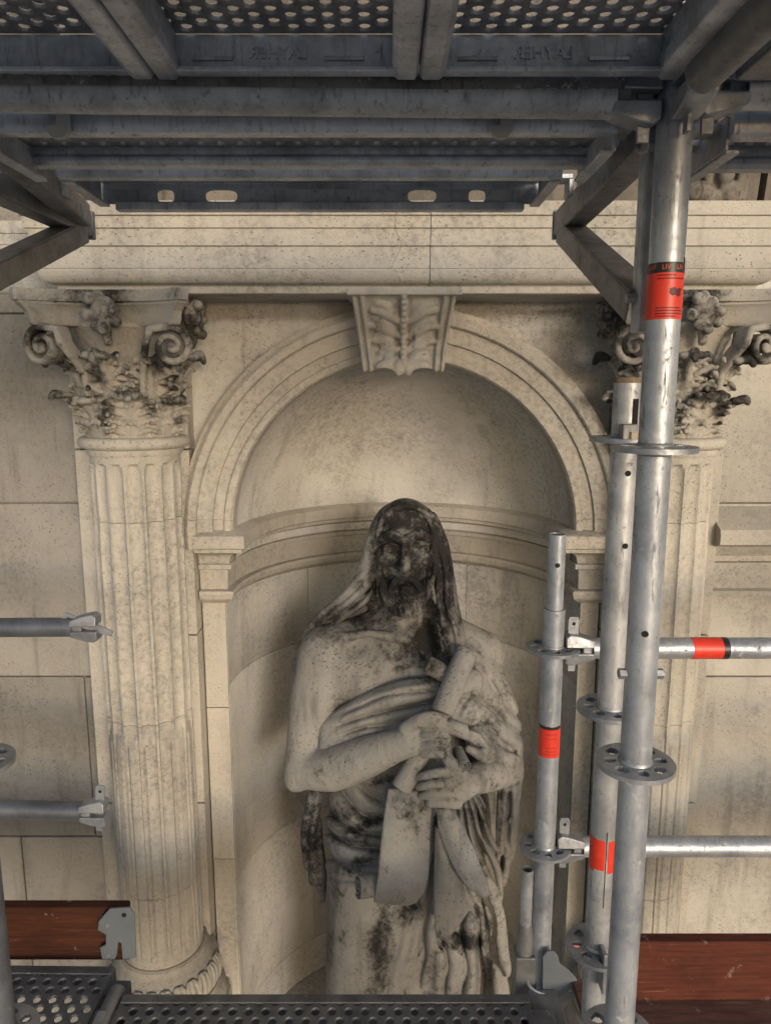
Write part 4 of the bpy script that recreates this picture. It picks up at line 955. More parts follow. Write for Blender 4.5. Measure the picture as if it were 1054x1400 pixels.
def spiral_roll(name, c, axis, r, length, turns=2.3, blobs=()):
    """rolled sheet: a spiral band drawn out along its axis"""
    ax = Vector(axis).normalized(); u = ax.cross(Vector((0, 0, 1))).normalized(); v = ax.cross(u); n = 64; V, F = [], []
    for i in range(n + 1):
        t = i / n; a = 2 * math.pi * turns * t; rr = r * (.22 + .78 * t)
        for q, lf in ((rr, 0), (rr - r*.13, 0), (rr - r*.13, length), (rr, length)):
            V.append(Vector(c) + u * (q*math.cos(a)) + v * (q*math.sin(a)) + ax * lf)
    for i in range(n):
        for j in range(4): F.append((i*4 + j, i*4 + (j+1) % 4, (i+1)*4 + (j+1) % 4, (i+1)*4 + j))
    F.append((3, 2, 1, 0)); F.append(tuple(n*4 + j for j in range(4)))
    me = mesh(name, V, F); bm = bmesh.new(); bm.from_mesh(me); bmesh.ops.recalc_face_normals(bm, faces=bm.faces); bm.to_mesh(me); bm.free()
    stain(me, list(blobs), .36); return link(name, me, M_STATUE, stat, smooth='auto', angle=50)
spiral_roll('scroll_roll', S(489, 1211, 2.085), (.9, .32, -.12), .041, .10)
spiral_roll('scroll_roll', S(635, 1047, 2.065), (-.18, .97, .1), .022, .08, blobs=[(635, 1047, 20, 20, .5)])
def sheet(name, rows, thick=.014, bow=.012, blobs=(), base=.30):
    """hanging parchment: rows of (left, right, py, depth)"""
    nu, V, F = 16, [], []
    R_ = []
    for i in range(len(rows) - 1):
        for j in range(5):
            t = j / 5; R_.append([a + (b - a) * t for a, b in zip(rows[i], rows[i+1])])
    R_.append(list(rows[-1]))
    for k, (l, r, y, D) in enumerate(R_):
        for i in range(nu + 1):
            t = i / nu; V.append(P(l + (r - l)*t, y + 5*(t - .5), D - bow * math.sin(math.pi*t) + .004*math.sin(t*7 + k*.25)))
    for k in range(len(R_) - 1):
        for i in range(nu): a = k*(nu+1) + i; F.append((a, a + nu + 1, a + nu + 2, a + 1))
    me = mesh(name, V, F); stain(me, list(blobs), base)
    return link(name, me, M_STATUE, stat, smooth=True, solid=-thick)
sheet('hanging_scroll', [(531, 590, 1082, 2.135), (529, 588, 1100, 2.105), (526, 587, 1130, 2.085), (522, 586, 1160, 2.075), (518, 583, 1195, 2.068), (514, 577, 1214, 2.066), (512, 568, 1226, 2.08), (513, 556, 1230, 2.10)], blobs=[(560, 1108, 32, 18, .58), (545, 1100, 20, 16, .5), (586, 1120, 6, 30, .5)])
sheet('folded_sheet', [(598, 612, 1105, 2.115), (601, 632, 1130, 2.095), (612, 648, 1160, 2.085), (624, 658, 1188, 2.085), (640, 664, 1210, 2.09), (658, 667, 1222, 2.095)], blobs=[(610, 1115, 40, 12, .5)])
sheet('folded_sheet', [(596, 606, 1130, 2.125), (597, 618, 1170, 2.115), (596, 632, 1205, 2.105), (595, 641, 1236, 2.105), (596, 624, 1258, 2.112), (598, 608, 1280, 2.12)], blobs=[(606, 1276, 14, 12, .5)])
sheet('folded_sheet', [(608, 618, 986, 2.10), (607, 640, 993, 2.085), (612, 656, 1000, 2.09), (634, 662, 1008, 2.10), (658, 665, 1017, 2.115)], blobs=[(640, 985, 20, 8, .55), (640, 1016, 26, 6, .6)], thick=.012, bow=.004)
# ------------------------------------------------------------ scaffold
TR = .0242                                     # tube radius
LV = [EYE + z for z in (.41, -.09, -.59, -1.09, -1.59, -2.09, -2.59)]   # rosette levels
def rosette_mesh():
    """drop-forged ring with four wide and four narrow openings"""
    rad = [.0235, .031, .0345, .046, .0495, .061]; na = 96; th = .0048; V, F = [], []
    keep = np.ones((len(rad) - 1, na), bool)
    for k in range(8):
        c = (k + .5) * na / 8; w = 4.3 if k % 2 == 0 else 2.6
        for a in range(na):
            d = abs((a + .5 - c + na/2) % na - na/2)
            if d < w: keep[2, a] = False
            if d < w * .7: keep[1, a] = False; keep[3, a] = False
    for lv, z in enumerate((-th, th)):
        for r in rad:
            for a in range(na):
                t = 2*math.pi*a/na; zz = z * (.8 if r > .06 else 1); V.append((r*math.cos(t), r*math.sin(t), zz))
    nr = len(rad); I = lambda lv, r, a: lv*nr*na + r*na + a % na
    for r in range(nr - 1):
        for a in range(na):
            if not keep[r, a]: continue
            F.append((I(1, r, a), I(1, r+1, a), I(1, r+1, a+1), I(1, r, a+1))); F.append((I(0, r, a), I(0, r, a+1), I(0, r+1, a+1), I(0, r+1, a)))
            if r == nr-2 or not keep[r+1, a]: F.append((I(0, r+1, a), I(0, r+1, a+1), I(1, r+1, a+1), I(1, r+1, a)))
            if r == 0 or not keep[r-1, a]: F.append((I(0, r, a), I(1, r, a), I(1, r, a+1), I(0, r, a+1)))
            if not keep[r, (a+1) % na]: F.append((I(0, r, a+1), I(0, r+1, a+1), I(1, r+1, a+1), I(1, r, a+1)))
            if not keep[r, (a-1) % na]: F.append((I(0, r, a), I(1, r, a), I(1, r+1, a), I(0, r+1, a)))
    return mesh('rosette', V, F)
ROS = rosette_mesh()
WELD = mesh('weld', *lathe_vf([(TR - .001, -.011), (TR + .0022, -.007), (TR + .0030, 0), (TR + .0022, .007), (TR - .001, .011)], 36, caps=(False, False)))
def lkc(name, me, mat, parent, loc, rot=(0, 0, 0), smooth='auto', **kw):
    o = link(name, me, mat, None, smooth=smooth, **kw); o.parent = parent; o.location = Vector(loc) - parent.location; o.rotation_euler = rot; return o
def standard(x, d, z0, z1, levels, label, mat, group='galvanised upright scaffold tubes', foot=True):
    e = empty('scaffold_standard', (x, d, z0), label, 'scaffold tube', group)
    tube('tube', (x, d, z0), (x, d, z1), TR, mat, e)
    for z in levels:
        r = lkc('rosette', ROS, M_CAST, e, (x, d, z), (0, 0, .39 + random.uniform(-.03, .03)))
        lkc('weld', WELD, M_CAST, e, (x, d, z), smooth=True)
    if foot: box('base_plate', x - .075, x + .075, d - .075, d + .075, z0 - .006, z0 + .006, M_CAST, e, .002)
    return e
def pin_hole(e, x, d, z, face, r=.0052, R=TR):
    n = Vector((face[0], face[1], 0)).normalized(); c = Vector((x, d, z)) + n * (R - .004)
    rod('pin_hole', c, c + n * .0046, r, M_HOLE, e, 16, .0002)
def sleeve(e, a, b, r, name, mat, a0=0, a1=2*math.pi):
    M, L = frame(a, b); n = 40; V, F = [], []; full = a1 - a0 > 6.2
    for z in (0, L):
        for k in range(n + 1): t = a0 + (a1 - a0)*k/n; V.append(M @ Vector((r*math.cos(t), r*math.sin(t), z)))
    for k in range(n): F.append((k, k+1, n+2+k, n+1+k))
    return link(name, mesh(name, V, F), mat, e, smooth=True)
def text_mesh(body, size, extrude=0.0):
    c = bpy.data.curves.new('lettering', 'FONT'); c.body = body; c.size = size; c.extrude = extrude; c.align_x = 'CENTER'; c.align_y = 'CENTER'; c.resolution_u = 3
    o = bpy.data.objects.new('lettering_tmp', c); COL.objects.link(o); dg = bpy.context.evaluated_depsgraph_get()
    me = bpy.data.meshes.new_from_object(o.evaluated_get(dg)); bpy.data.objects.remove(o); bpy.data.curves.remove(c); return me
def wrap(me, x, d, z, r, ang):
    """bend flat lettering (x right, y up) round an upright tube; ang = direction it faces"""
    bm = bmesh.new(); bm.from_mesh(me); bmesh.ops.subdivide_edges(bm, edges=bm.edges, cuts=1)
    for v in bm.verts:
        a = ang + v.co.x / r; v.co = Vector((x + r*math.cos(a), d + r*math.sin(a), z + v.co.y))
    bm.to_mesh(me); bm.free(); return me
def label_on_upright(e, x, d, z0, z1, full=True):
    """red warning sleeve with a black head strip, lettering and lines of small print"""
    s = sleeve(e, (x, d, z0), (x, d, z1), TR + .0006, 'warning_label', M_RED)
    if not full: return s
    h = z1 - z0; k = sleeve(s, (x, d, z1 - .001), (x, d, z1 + .013), TR + .0009, 'label_strip', M_BLACK)
    sleeve(s, (x, d, z1 + .012), (x, d, z1 + .020), TR + .0008, 'label_strip', M_BLACK, -.75 - math.pi*0, -.42)
    face = -math.pi/2 - .33
    for j in range(-2, 5):
        link('lettering', wrap(text_mesh('LIV', .0088), x, d, z1 + .006, TR + .0013, face + j*.80), M_ORANGE, s)
    rg = random.Random(4)
    for zz, n in ((.93, 3), (.86, 5), (.24, 4), (.18, 5), (.12, 5), (.06, 3)):
        a = -2.35
        while a < -2.35 + .34*n:
            w = .05 + .07*rg.random(); z = z0 + h*zz; sleeve(s, (x, d, z - .0008), (x, d, z + .0008), TR + .0011, 'print_line', M_RED_IN, a, a + w); a += w + .025
    # dark emblem: a blot with two points
    pts = [(0, .4), (.5, .55), (.95, .3), (1.2, .45), (1.75, .4), (1.5, -.05), (1.6, -.45), (1.05, -.6), (.75, -.35), (.3, -.5), (-.1, -.1)]
    V = [(-.012 + .011*u, .0 + .011*v, 0) for u, v in pts]
    bm = bmesh.new(); vs_ = [bm.verts.new((a + .012, b, 0)) for a, b, c in V]; bm.faces.new(vs_); bmesh.ops.triangulate(bm, faces=bm.faces); bmesh.ops.subdivide_edges(bm, edges=bm.edges, cuts=2)
    me = bpy.data.meshes.new('emblem'); bm.to_mesh(me); bm.free()
    link('emblem', wrap(me, x, d, z0 + h*.58, TR + .0011, -math.pi/2 - .05), M_RED_IN, s)
    return s
# wedge head of a ledger: two jaws round the rosette and a flat wedge
def wedge_head(e, c, out, mat=None, wedge='down', tilt=0.):
    """c = axis of the standard at rosette height, out = unit vector along the ledger"""
    mat = mat or M_CAST; out = Vector(out).normalized(); up = Vector((0, 0, 1)); sd_ = out.cross(up)
    M = Matrix((out, sd_, up)).transposed().to_4x4(); M.translation = Vector(c)
    bm = bmesh.new()
    for s in (1, -1):
        pf = [(.0265, .0065), (.0255, .030), (.036, .037), (.058, .033), (.092, .022), (.094, .0065)]
        hw = [.022, .020, .017, .018, .019, .023]
        A = [bm.verts.new(M @ Vector((r, -w_, s*z))) for (r, z), w_ in zip(pf, hw)]; B = [bm.verts.new(M @ Vector((r, w_, s*z))) for (r, z), w_ in zip(pf, hw)]
        bm.faces.new(A); bm.faces.new(B[::-1])
        for i in range(6): j = (i+1) % 6; bm.faces.new((A[i], B[i], B[j], A[j]))
    bbox(bm, .066, .092, -.0145, .0145, -.010, .010, M)
    h = link('wedge_head', bm_mesh('wedge_head', bm), mat, e, bevel=.003)
    bm = bmesh.new(); T = M @ Matrix.Translation((.046, 0, 0)) @ Matrix.Rotation(tilt, 4, 'Y')
    ztop = .075 if wedge == 'down' else .095
    pf = [(-.010, -.055), (.006, -.055), (.012, ztop - .008), (.008, ztop), (-.011, ztop), (-.014, ztop - .01)]
    A = [bm.verts.new(T @ Vector((r, -.003, z))) for r, z in pf]; B = [bm.verts.new(T @ Vector((r, .003, z))) for r, z in pf]
    bm.faces.new(A); bm.faces.new(B[::-1])
    for i in range(6): j = (i+1) % 6; bm.faces.new((A[i], B[i], B[j], A[j]))
    w = link('wedge', bm_mesh('wedge', bm), mat, h, bevel=.001)
    p = T @ Vector((-.001, 0, ztop - .016)); q = (T.to_3x3() @ Vector((0, 1, 0)))
    rod('rivet_hole', p - q*.0034, p + q*.0034, .0042, M_HOLE, h, 12, .0002)
    return h
def ledger(a, b, label, mat, heads=(1, 1), group='galvanised horizontal scaffold ledgers', tilt=(0, 0), name='scaffold_ledger'):
    a = Vector(a); b = Vector(b); d = (b - a).normalized(); e = empty(name, (a + b)/2, label, 'scaffold tube', group)
    pa = a + d*(.088 if heads[0] else 0); pb = b - d*(.088 if heads[1] else 0)
    tube('tube', pa, pb, TR, mat, e)
    if heads[0]: wedge_head(e, a, d, tilt=tilt[0])
    if heads[1]: wedge_head(e, b, -d, tilt=tilt[1])
    return e
X1, D1 = .397, 1.08; X2, D2 = .418, 1.28; X3, D3 = .383, 1.60; X4, D4 = -.655, 1.08
s1 = standard(X1, D1, .006, EYE + 2.2, LV, 'thick galvanised upright tube with large red label and black strip near its top', M_GALV)
label_on_upright(s1, X1, D1, zat(436, D1 - .024), zat(371, D1 - .024))
pin_hole(s1, X1, D1, zat(869, D1 - .03), (-.25, -1)); 
for s in (-1, 1):
    c = Vector((X1, D1, zat(921, D1)))
    b = rod('bolt', c + Vector((s*(TR - .003), 0, 0)), c + Vector((s*(TR + .011), 0, 0)), .0085, M_CAST, s1, 6, .0012)
s2 = standard(X2, D2, .006, zat(517, D2), LV[1:], 'galvanised upright tube with open rusty top end and torn red label low down', M_GALV2)
rod('rusty_rim', (X2, D2, zat(524, D2)), (X2, D2, zat(516, D2)), TR + .0006, paint('rust', (.20, .15, .10), .9, (.45, .40, .32), .8), s2, 32)
box('slot', X2 + .002, X2 + .011, D2 - TR - .0012, D2 - TR + .004, zat(580, D2), zat(545, D2), M_HOLE, s2, 0)
sleeve(s2, (X2, D2, zat(1184, D2)), (X2, D2, zat(1141, D2)), TR + .0006, 'warning_label', M_RED, -math.pi*.5 + .12, math.pi*1.2)
sleeve(s2, (X2, D2, zat(1180, D2)), (X2, D2, zat(1140, D2)), TR + .0007, 'warning_label', M_RED, -math.pi*1.15, -math.pi*.5 - .12)
sleeve(s2, (X2, D2, zat(1230, D2)), (X2, D2, zat(1128, D2)), TR + .0004, 'scratch', M_HOLE, -math.pi*.5 - .07, -math.pi*.5 + .0)
pin_hole(s2, X2, D2, zat(647, D2 - .02), (0, -1)); pin_hole(s2, X2, D2, zat(746, D2 - .02), (.1, -1))
box('wedge', X2 - .022, X2 + .004, D2 - TR - .028, D2 - TR - .002, zat(604, D2), zat(578, D2), M_FRAME, s2, .003)
rod('bolt', (X2 - .004, D2 - .05, LV[1] - .001), (X2 - .004, D2 - .05, LV[1] + .016), .009, paint('chalky_bolt', (.42, .36, .27), .8), s2, 6)
box('wedge', X2 - .004, X2 + .004, D2 - TR - .03, D2 - TR - .001, zat(1330, D2), zat(1278, D2), M_CAST, s2, .002)
s3 = empty('scaffold_standard', (X3, D3, .006), 'short slim galvanised upright with bare spigot top and plain red label', 'scaffold tube', 'galvanised upright scaffold tubes')
zs3 = zat(832, D3)
tube('tube', (X3, D3, .006), (X3, D3, zs3), TR, M_GALV, s3)
sp = tube('spigot', (X3, D3, zs3 - .05), (X3, D3, zat(730, D3)), .0192, M_GALV, s3)
rod('spigot_core', (X3, D3, zs3 - .05), (X3, D3, zat(731.5, D3)), .0165, M_DIRTY, s3)
pin_hole(s3, X3, D3, zat(773, D3 - .018), (-.08, -1), .0055, .0192)
for z in LV[2:]:
    lkc('rosette', ROS, M_CAST, s3, (X3, D3, z), (0, 0, .39)); lkc('weld', WELD, M_CAST, s3, (X3, D3, z), smooth=True)
lb3 = sleeve(s3, (X3, D3, zat(1030, D3)), (X3, D3, zat(990, D3)), TR + .0006, 'warning_label', M_RED); sleeve(lb3, (X3, D3, zat(992, D3)), (X3, D3, zat(988, D3)), TR + .0008, 'label_strip', M_BLACK)
for q in (998, 1004, 1016, 1021, 1025): sleeve(lb3, (X3, D3, zat(q + .6, D3)), (X3, D3, zat(q, D3)), TR + .0008, 'print_line', M_RED_IN, -2.2, -1.1)
box('base_plate', X3 - .075, X3 + .075, D3 - .075, D3 + .075, 0, .012, M_CAST, s3, .002)
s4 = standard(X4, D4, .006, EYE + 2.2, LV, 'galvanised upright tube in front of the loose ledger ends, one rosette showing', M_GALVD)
s5 = standard(X1, -.01, .006, EYE + 2.2, LV[:1] + LV[2:], 'galvanised upright tube on the street side behind the photographer, paired with the labelled one', M_GALV2)
s6 = standard(X4, -.01, .006, EYE + 2.2, LV[:1] + LV[2:], 'galvanised upright tube on the street side behind the photographer, at the other deck corner', M_GALV2)
# ledgers by the wall: two to one side (at the labelled uprights), two loose ends at the column
l1 = ledger((X3, D3, LV[2]), (2.9, D3, LV[2]), 'horizontal galvanised tube with red label plugged into the short upright', M_GALV)
xa, xb = xat(943, 885, D3), xat(985, 885, D3)
lb = sleeve(l1, (xa, D3, LV[2]), (xb, D3, LV[2]), TR + .0006, 'warning_label', M_RED); sleeve(lb, (xb - .002, D3, LV[2]), (xb + .012, D3, LV[2]), TR + .0008, 'label_strip', M_BLACK)
for q in np.linspace(.006, xb - xa - .01, 9): sleeve(lb, (xa + q, D3, LV[2]), (xa + q + .0012, D3, LV[2]), TR + .0009, 'print_line', M_RED_IN, math.pi*.2 + .3*random.random(), math.pi*.2 + .7 + .4*random.random())
l2 = ledger((X3, D3, LV[3]), (2.9, D3, LV[3]), 'plain horizontal galvanised tube above the bright red toe board', M_GALV)
DL = 1.77
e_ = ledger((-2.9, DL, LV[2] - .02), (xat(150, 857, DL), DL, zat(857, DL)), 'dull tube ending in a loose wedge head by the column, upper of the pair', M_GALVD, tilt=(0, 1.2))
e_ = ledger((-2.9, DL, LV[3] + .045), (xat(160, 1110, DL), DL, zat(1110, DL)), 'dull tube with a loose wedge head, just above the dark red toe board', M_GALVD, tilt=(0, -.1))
# ------------------------------------------------------------ decks
def perf_vf(x0, x1, y0, y1, px, py, r, z=0., emb=.0, n=8):
    """sheet with staggered punched holes, rims pressed by emb"""
    V, F = [], []; ny = max(1, int((y1 - y0) / py)); sy = (y1 - y0) / ny
    for j in range(ny):
        nx = max(1, int((x1 - x0) / px)); sx = (x1 - x0) / nx; ya = y0 + j*sy
        xs = [x0] + [x0 + sx*(i + (.5 if j % 2 else 0)) for i in range(1 if not (j % 2) else 0, nx + (0 if not (j % 2) else 0))] + [x1]
        for a, b in zip(xs, xs[1:]):
            if b - a < sx*.9:
                k = len(V); V += [(a, ya, z), (b, ya, z), (b, ya + sy, z), (a, ya + sy, z)]; F.append((k, k+1, k+2, k+3)); continue
            cx, cy = (a + b)/2, ya + sy/2; k = len(V)
            out = [(b, cy), (b, ya+sy), (cx, ya+sy), (a, ya+sy), (a, cy), (a, ya), (cx, ya), (b, ya)]
            V += [(p, q, z) for p, q in out]
            V += [(cx + r*1.35*math.cos(math.pi/4*i), cy + r*1.35*math.sin(math.pi/4*i), z) for i in range(8)]
            V += [(cx + r*math.cos(math.pi/4*i), cy + r*math.sin(math.pi/4*i), z + emb) for i in range(8)]
            for i in range(8):
                i2 = (i+1) % 8; F.append((k+i, k+i2, k+8+i2, k+8+i)); F.append((k+8+i, k+8+i2, k+16+i2, k+16+i))
    return V, F
SHEETS = {}
def plank(a, b, width, label, z_top, mat=None, rail=None, group='perforated steel deck planks', dz=.058, pitch=(.034, .021), r=.0075, emb=-.003, flip=False, slots=(), letter=(), name='deck_plank', tabs=(), web=.052):
    """steel plank from a to b (plan points on its centre line); sheet, two side rails, end plates with hooks"""
    mat = mat or M_DECK; rail = rail or M_RAIL
    a = Vector((*a, 0)); b = Vector((*b, 0)); L = (b - a).length; d = (b - a) / L
    e = empty(name, (a.x, a.y, z_top), label, 'deck plank', group); e.rotation_euler.z = math.atan2(d.y, d.x)
    def ch(nm, me, m, sm='auto', par=None, **kw):
        o = link(nm, me, m, None, smooth=sm, **kw); o.parent = par or e; return o
    key = (round(L, 3), width, emb)
    if key not in SHEETS: SHEETS[key] = mesh('sheet', *perf_vf(.0, L, -width/2 + .012, width/2 - .012, pitch[0], pitch[1], r, 0, emb))
    ch('perforated_sheet', SHEETS[key], mat, False, solid=.0022)
    for s in (-1, 1):                       # folded side rails: a rounded box, lip inwards
        bm = bmesh.new(); y1 = s*width/2; y0 = s*(width/2 - .028)
        pf = [(y0, -.002), (y0, -dz*.45), (y0 - s*.006, -dz*.6), (y0 - s*.006, -dz + .006), (y0 + s*.002, -dz), (y1 - s*.004, -dz), (y1, -dz + .006), (y1, -.006), (y1 - s*.004, .002), (y0, .002)]
        if slots and s == slots[0]: pf = [(y1 - s*.004, -.004), (y1 - s*.004, -.016), (y1 - s*.001, -.016), (y1 - s*.001, .002), (y0, .002), (y0, -.004)]
        A = [bm.verts.new((.0, y, z)) for y, z in pf]; B = [bm.verts.new((L, y, z)) for y, z in pf]; n = len(pf)
        for i in range(n): j = (i+1) % n; bm.faces.new((A[i], A[j], B[j], B[i]))
        bm.faces.new(A); bm.faces.new(B[::-1])
        ro = ch('side_rail', bm_mesh('side_rail', bm), rail, bevel=.002)
        if slots and s == slots[0]:          # this rail shows its slotted web
            V, F = [], []; xs = sorted(slots[1]); cur = .0; z0, z1 = -web + .016, -.014; zc = (z0 + z1)/2; hz = (z1 - z0)/2
            def quad(xa, xb):
                k = len(V); V.extend([(xa, y1 - s*.003, z0), (xb, y1 - s*.003, z0), (xb, y1 - s*.003, z1), (xa, y1 - s*.003, z1)]); F.append((k, k+1, k+2, k+3))
            for xc_, hw in xs:
                quad(cur, xc_ - hw - .01); cur = xc_ + hw + .01; k = len(V); n = 24; o, i_ = [], []
                for q in range(n):
                    t = 2*math.pi*q/n; cs, sn = math.cos(t), math.sin(t); m_ = max(abs(cs), abs(sn))
                    o.append((xc_ + (hw + .01)*cs/m_, y1 - s*.003, zc + hz*sn/m_)); p_ = 3.2
                    rr = (abs(cs)**p_ + abs(sn)**p_)**(-1/p_); i_.append((xc_ + hw*cs*rr, y1 - s*.003, zc + hz*.80*sn*rr))
                V.extend(o + i_)
                for q in range(n): q2 = (q+1) % n; F.append((k+q, k+q2, k+n+q2, k+n+q))
            quad(cur, L); ch('slotted_web', mesh('slotted_web', V, F), rail, False, solid=.003)
            bm = bmesh.new(); bbox(bm, .03, L - .03, min(y1 + s*.0015, y1 - s*.022), max(y1 + s*.0015, y1 - s*.022), -web, -web + .017); ch('lower_lip', bm_mesh('lower_lip', bm), rail, bevel=.003)
    for xe, s in ((0, -1), (L, 1)):
        bm = bmesh.new(); bbox(bm, *(sorted((xe - s*.003, xe + s*.003))), -width/2 + .016, width/2 - .016, -.050, -.004)
        bbox(bm, *(sorted((xe - s*.020, xe + s*.0))), -width/2 + .02, width/2 - .02, -.054, -.048)
        ep_ = ch('end_plate', bm_mesh('end_plate', bm), rail, bevel=.0015)
        for yy in (-width/2 + .06, width/2 - .06):
            bm = bmesh.new(); bbox(bm, *(sorted((xe, xe + s*.052))), yy - .022, yy + .022, -.016, -.006); bbox(bm, *(sorted((xe + s*.044, xe + s*.053))), yy - .020, yy + .020, -.046, -.008)
            ch('hook', bm_mesh('hook', bm), rail, par=ep_, bevel=.002)
        for yl, side in letter:
            if side == s:
                me = text_mesh('LAYHER', .021, .0022)
                T = Matrix(((0, 0, -s, xe - s*.0034), (s, 0, 0, yl), (0, 1, 0, -.027), (0, 0, 0, 1)))
                # pressed from the outer face, so it reads backwards from inside
                me.transform(T); ch('embossed_lettering', me, rail, False, par=ep_)
                for k_ in (-1, 1):
                    bm = bmesh.new(); bbox(bm, xe - s*.006, xe - s*.003, yl + k_*.085 - .026, yl + k_*.085 + .026, -.036, -.031); ch('pressed_bead', bm_mesh('pressed_bead', bm), rail, par=ep_, bevel=.001)
    return e
ZD = EYE + .452                                   # top of the upper planks
for i, (xc_, lab) in enumerate(((-.470, 'perforated steel plank overhead in the outer lane, end plate without lettering showing'), (-.128, 'perforated steel plank overhead with backwards LAYHER lettering, between two plank joints'), (.214, 'perforated steel plank overhead with LAYHER lettering, next to the labelled upright'))):
    plank((xc_, .035), (xc_, 1.035), .3405, lab, ZD, letter=((.01, 1),) if i else (), pitch=(.029, .0225), r=.0086, emb=.0025)
for i, xc_ in enumerate((.62, .955)): plank((xc_, .035), (xc_, 1.035), .3405, ('perforated steel plank overhead beyond the labelled upright, first of the next bay', 'perforated steel plank overhead beyond the labelled upright, second of the next bay')[i], ZD, pitch=(.029, .0225), r=.0086, emb=.0025)
# transoms carrying them, with crusts of old plaster on top
def transom(xa, xb, d, z, label, mat, crust=True, da=0):
    e = ledger((xa, d + da, z), (xb, d, z), label, mat, group='transoms under the upper deck', name='scaffold_transom')
    if crust:
        rg = random.Random(int(xa * 100) + 3); V, F = [], []; n = int((xb - xa - .16) / .005); ns = 9
        for i in range(n + 1):
            t = i / n; x = xa + .08 + (xb - xa - .16)*t; dd = d + da*(1 - t); hh = .006 + .004*rg.random()
            for k in range(ns):
                a = math.pi*(.02 + 1.0*k/(ns-1)); r = TR + (.001 if k in (0, ns-1) else hh*(.6 + .45*rg.random()))
                V.append((x + .002*rg.random(), dd - r*math.cos(a), z + r*math.sin(a)*.92))
        for i in range(n):
            for k in range(ns - 1): q = i*ns + k; F.append((q, q+1, q+ns+1, q+ns))
        link('plaster_crust', mesh('plaster_crust', V, F), M_DIRTY, e, smooth=True)
    return e
ZT = EYE + .386
t1 = transom(X4, X1, D1, ZT, 'grimy grey tube under the plank ends, crusted with dried plaster along its top', M_GALV2, da=-.03)
box('flange', -.50, X1 - .09, D1 + .012, D1 + .034, ZT + .022, ZT + .048, M_GALV, t1, .002)
t2 = transom(X1, 1.49, D1, ZT + .012, 'grey tube running on from the labelled upright under the next bay of planks', M_GALV2)
t3 = transom(X4, X1, -.01, ZT, 'tube carrying the street ends of the overhead planks', M_GALV2, False)
t4 = ledger((X1, D1, ZT), (X1, -.01, ZT), 'dark tube overhead running from the labelled upright out towards the street', M_FRAME, group='transoms under the upper deck')
t5 = ledger((X4, D1, ZT), (X4, -.01, ZT), 'dark tube overhead at the far edge of the outer plank lane, running towards the street', M_FRAME, group='transoms under the upper deck')
b_ = beam('x', (X1 + .075, 1.02, ZD - .02), (X1 + .075, .02, ZD - .02), .05, .09, M_FRAME); b_.name = 'deck_edge_beam'; tag(b_, 'dark steel edge beam beside the overhead planks, above the labelled upright', 'beam')
# narrow planks on the wall-side brackets
ZB = EYE + .392; ZB2 = EYE + .412
plank((-.585, 1.225), (.335, 1.225), .19, 'narrow perforated plank on the brackets, next to the crusted tube', ZB, pitch=(.031, .022), dz=.030, rail=M_RAIL, emb=.0028)
plank((-.575, 1.47), (.310, 1.47), .22, 'perforated plank on the brackets with a slotted edge facing the wall', ZB2, pitch=(.031, .022), dz=.050, web=.060, rail=M_RAIL, emb=.0028, slots=(1, [(xat(227, 264, 1.577) + .575, .017), (xat(303, 264, 1.577) + .575, .032), (xat(577, 267, 1.577) + .575, .029), (xat(652, 267, 1.577) + .575, .017)]))
plank((.50, 1.225), (1.45, 1.225), .19, 'narrow perforated plank overhead on the brackets past the labelled upright', ZB, dz=.036, rail=M_GALV2, pitch=(.031, .022), emb=.0028)
# brackets
def bracket(root, tip, low, label):
    e = empty('deck_bracket', root, label, 'bracket', 'steel brackets carrying the wall-side planks')
    root, tip, low = Vector(root), Vector(tip), Vector(low)
    beam('arm', root, tip, .050, .055, M_FRAME, e, .006)
    beam('post', root + Vector((0, .004, .05)), low + Vector((0, .004, -.02)), .031, .034, M_RAIL, e, .004)
    # strut: an open channel
    a, b = tip + Vector((0, -.03, -.02)), low + Vector((0, .012, .02)); M, L = frame(a, b, Vector((1, 0, 0)))
    bm = bmesh.new()
    bbox(bm, -.024, -.020, -.024, .024, 0, L, M); bbox(bm, -.0199, .024, -.024, -.020, 0.002, L - .002, M); bbox(bm, -.0199, .024, .020, .024, 0.002, L - .002, M)
    link('strut', bm_mesh('strut', bm), M_FRAME, e, bevel=.0015)
    d = (tip - root).normalized(); box('end_cap', tip.x - .027, tip.x + .027, tip.y - .006, tip.y + .010, tip.z - .032, tip.z + .030, M_FRAME, e, .003)
    rod('bolt', low + Vector((-.03, .0, .03)), low + Vector((.03, .0, .03)), .008, M_CAST, e, 6)
    wedge_head(e, (root.x, root.y - .055, root.z), (0, 1, 0), M_CAST)
    return e
bracket((X1 - .006, D1 + .058, EYE + .368), (xat(772, 296, 1.76), 1.76, EYE + .366), (X1 - .006, D1 + .058, zat(436, D1 + .058)), 'dark steel bracket with sloping strut fixed to the labelled upright')
bracket((-.735, D4 + .12, EYE + .368), (xat(112, 292, 1.76), 1.76, EYE + .366), (-.745, D4 + .12, zat(440, D4 + .12)), 'dark steel bracket with sloping strut over the column by the loose ledger ends')
hb = beam('x', (xat(-4, 206, 1.22), 1.20, EYE + .385), (xat(112, 285, 1.73), 1.72, EYE + .378), .046, .05, M_FRAME, bevel=.006); hb.name = 'bracket_tie'; tag(hb, 'dark steel tie running to the tip of the bracket over the column', 'beam')
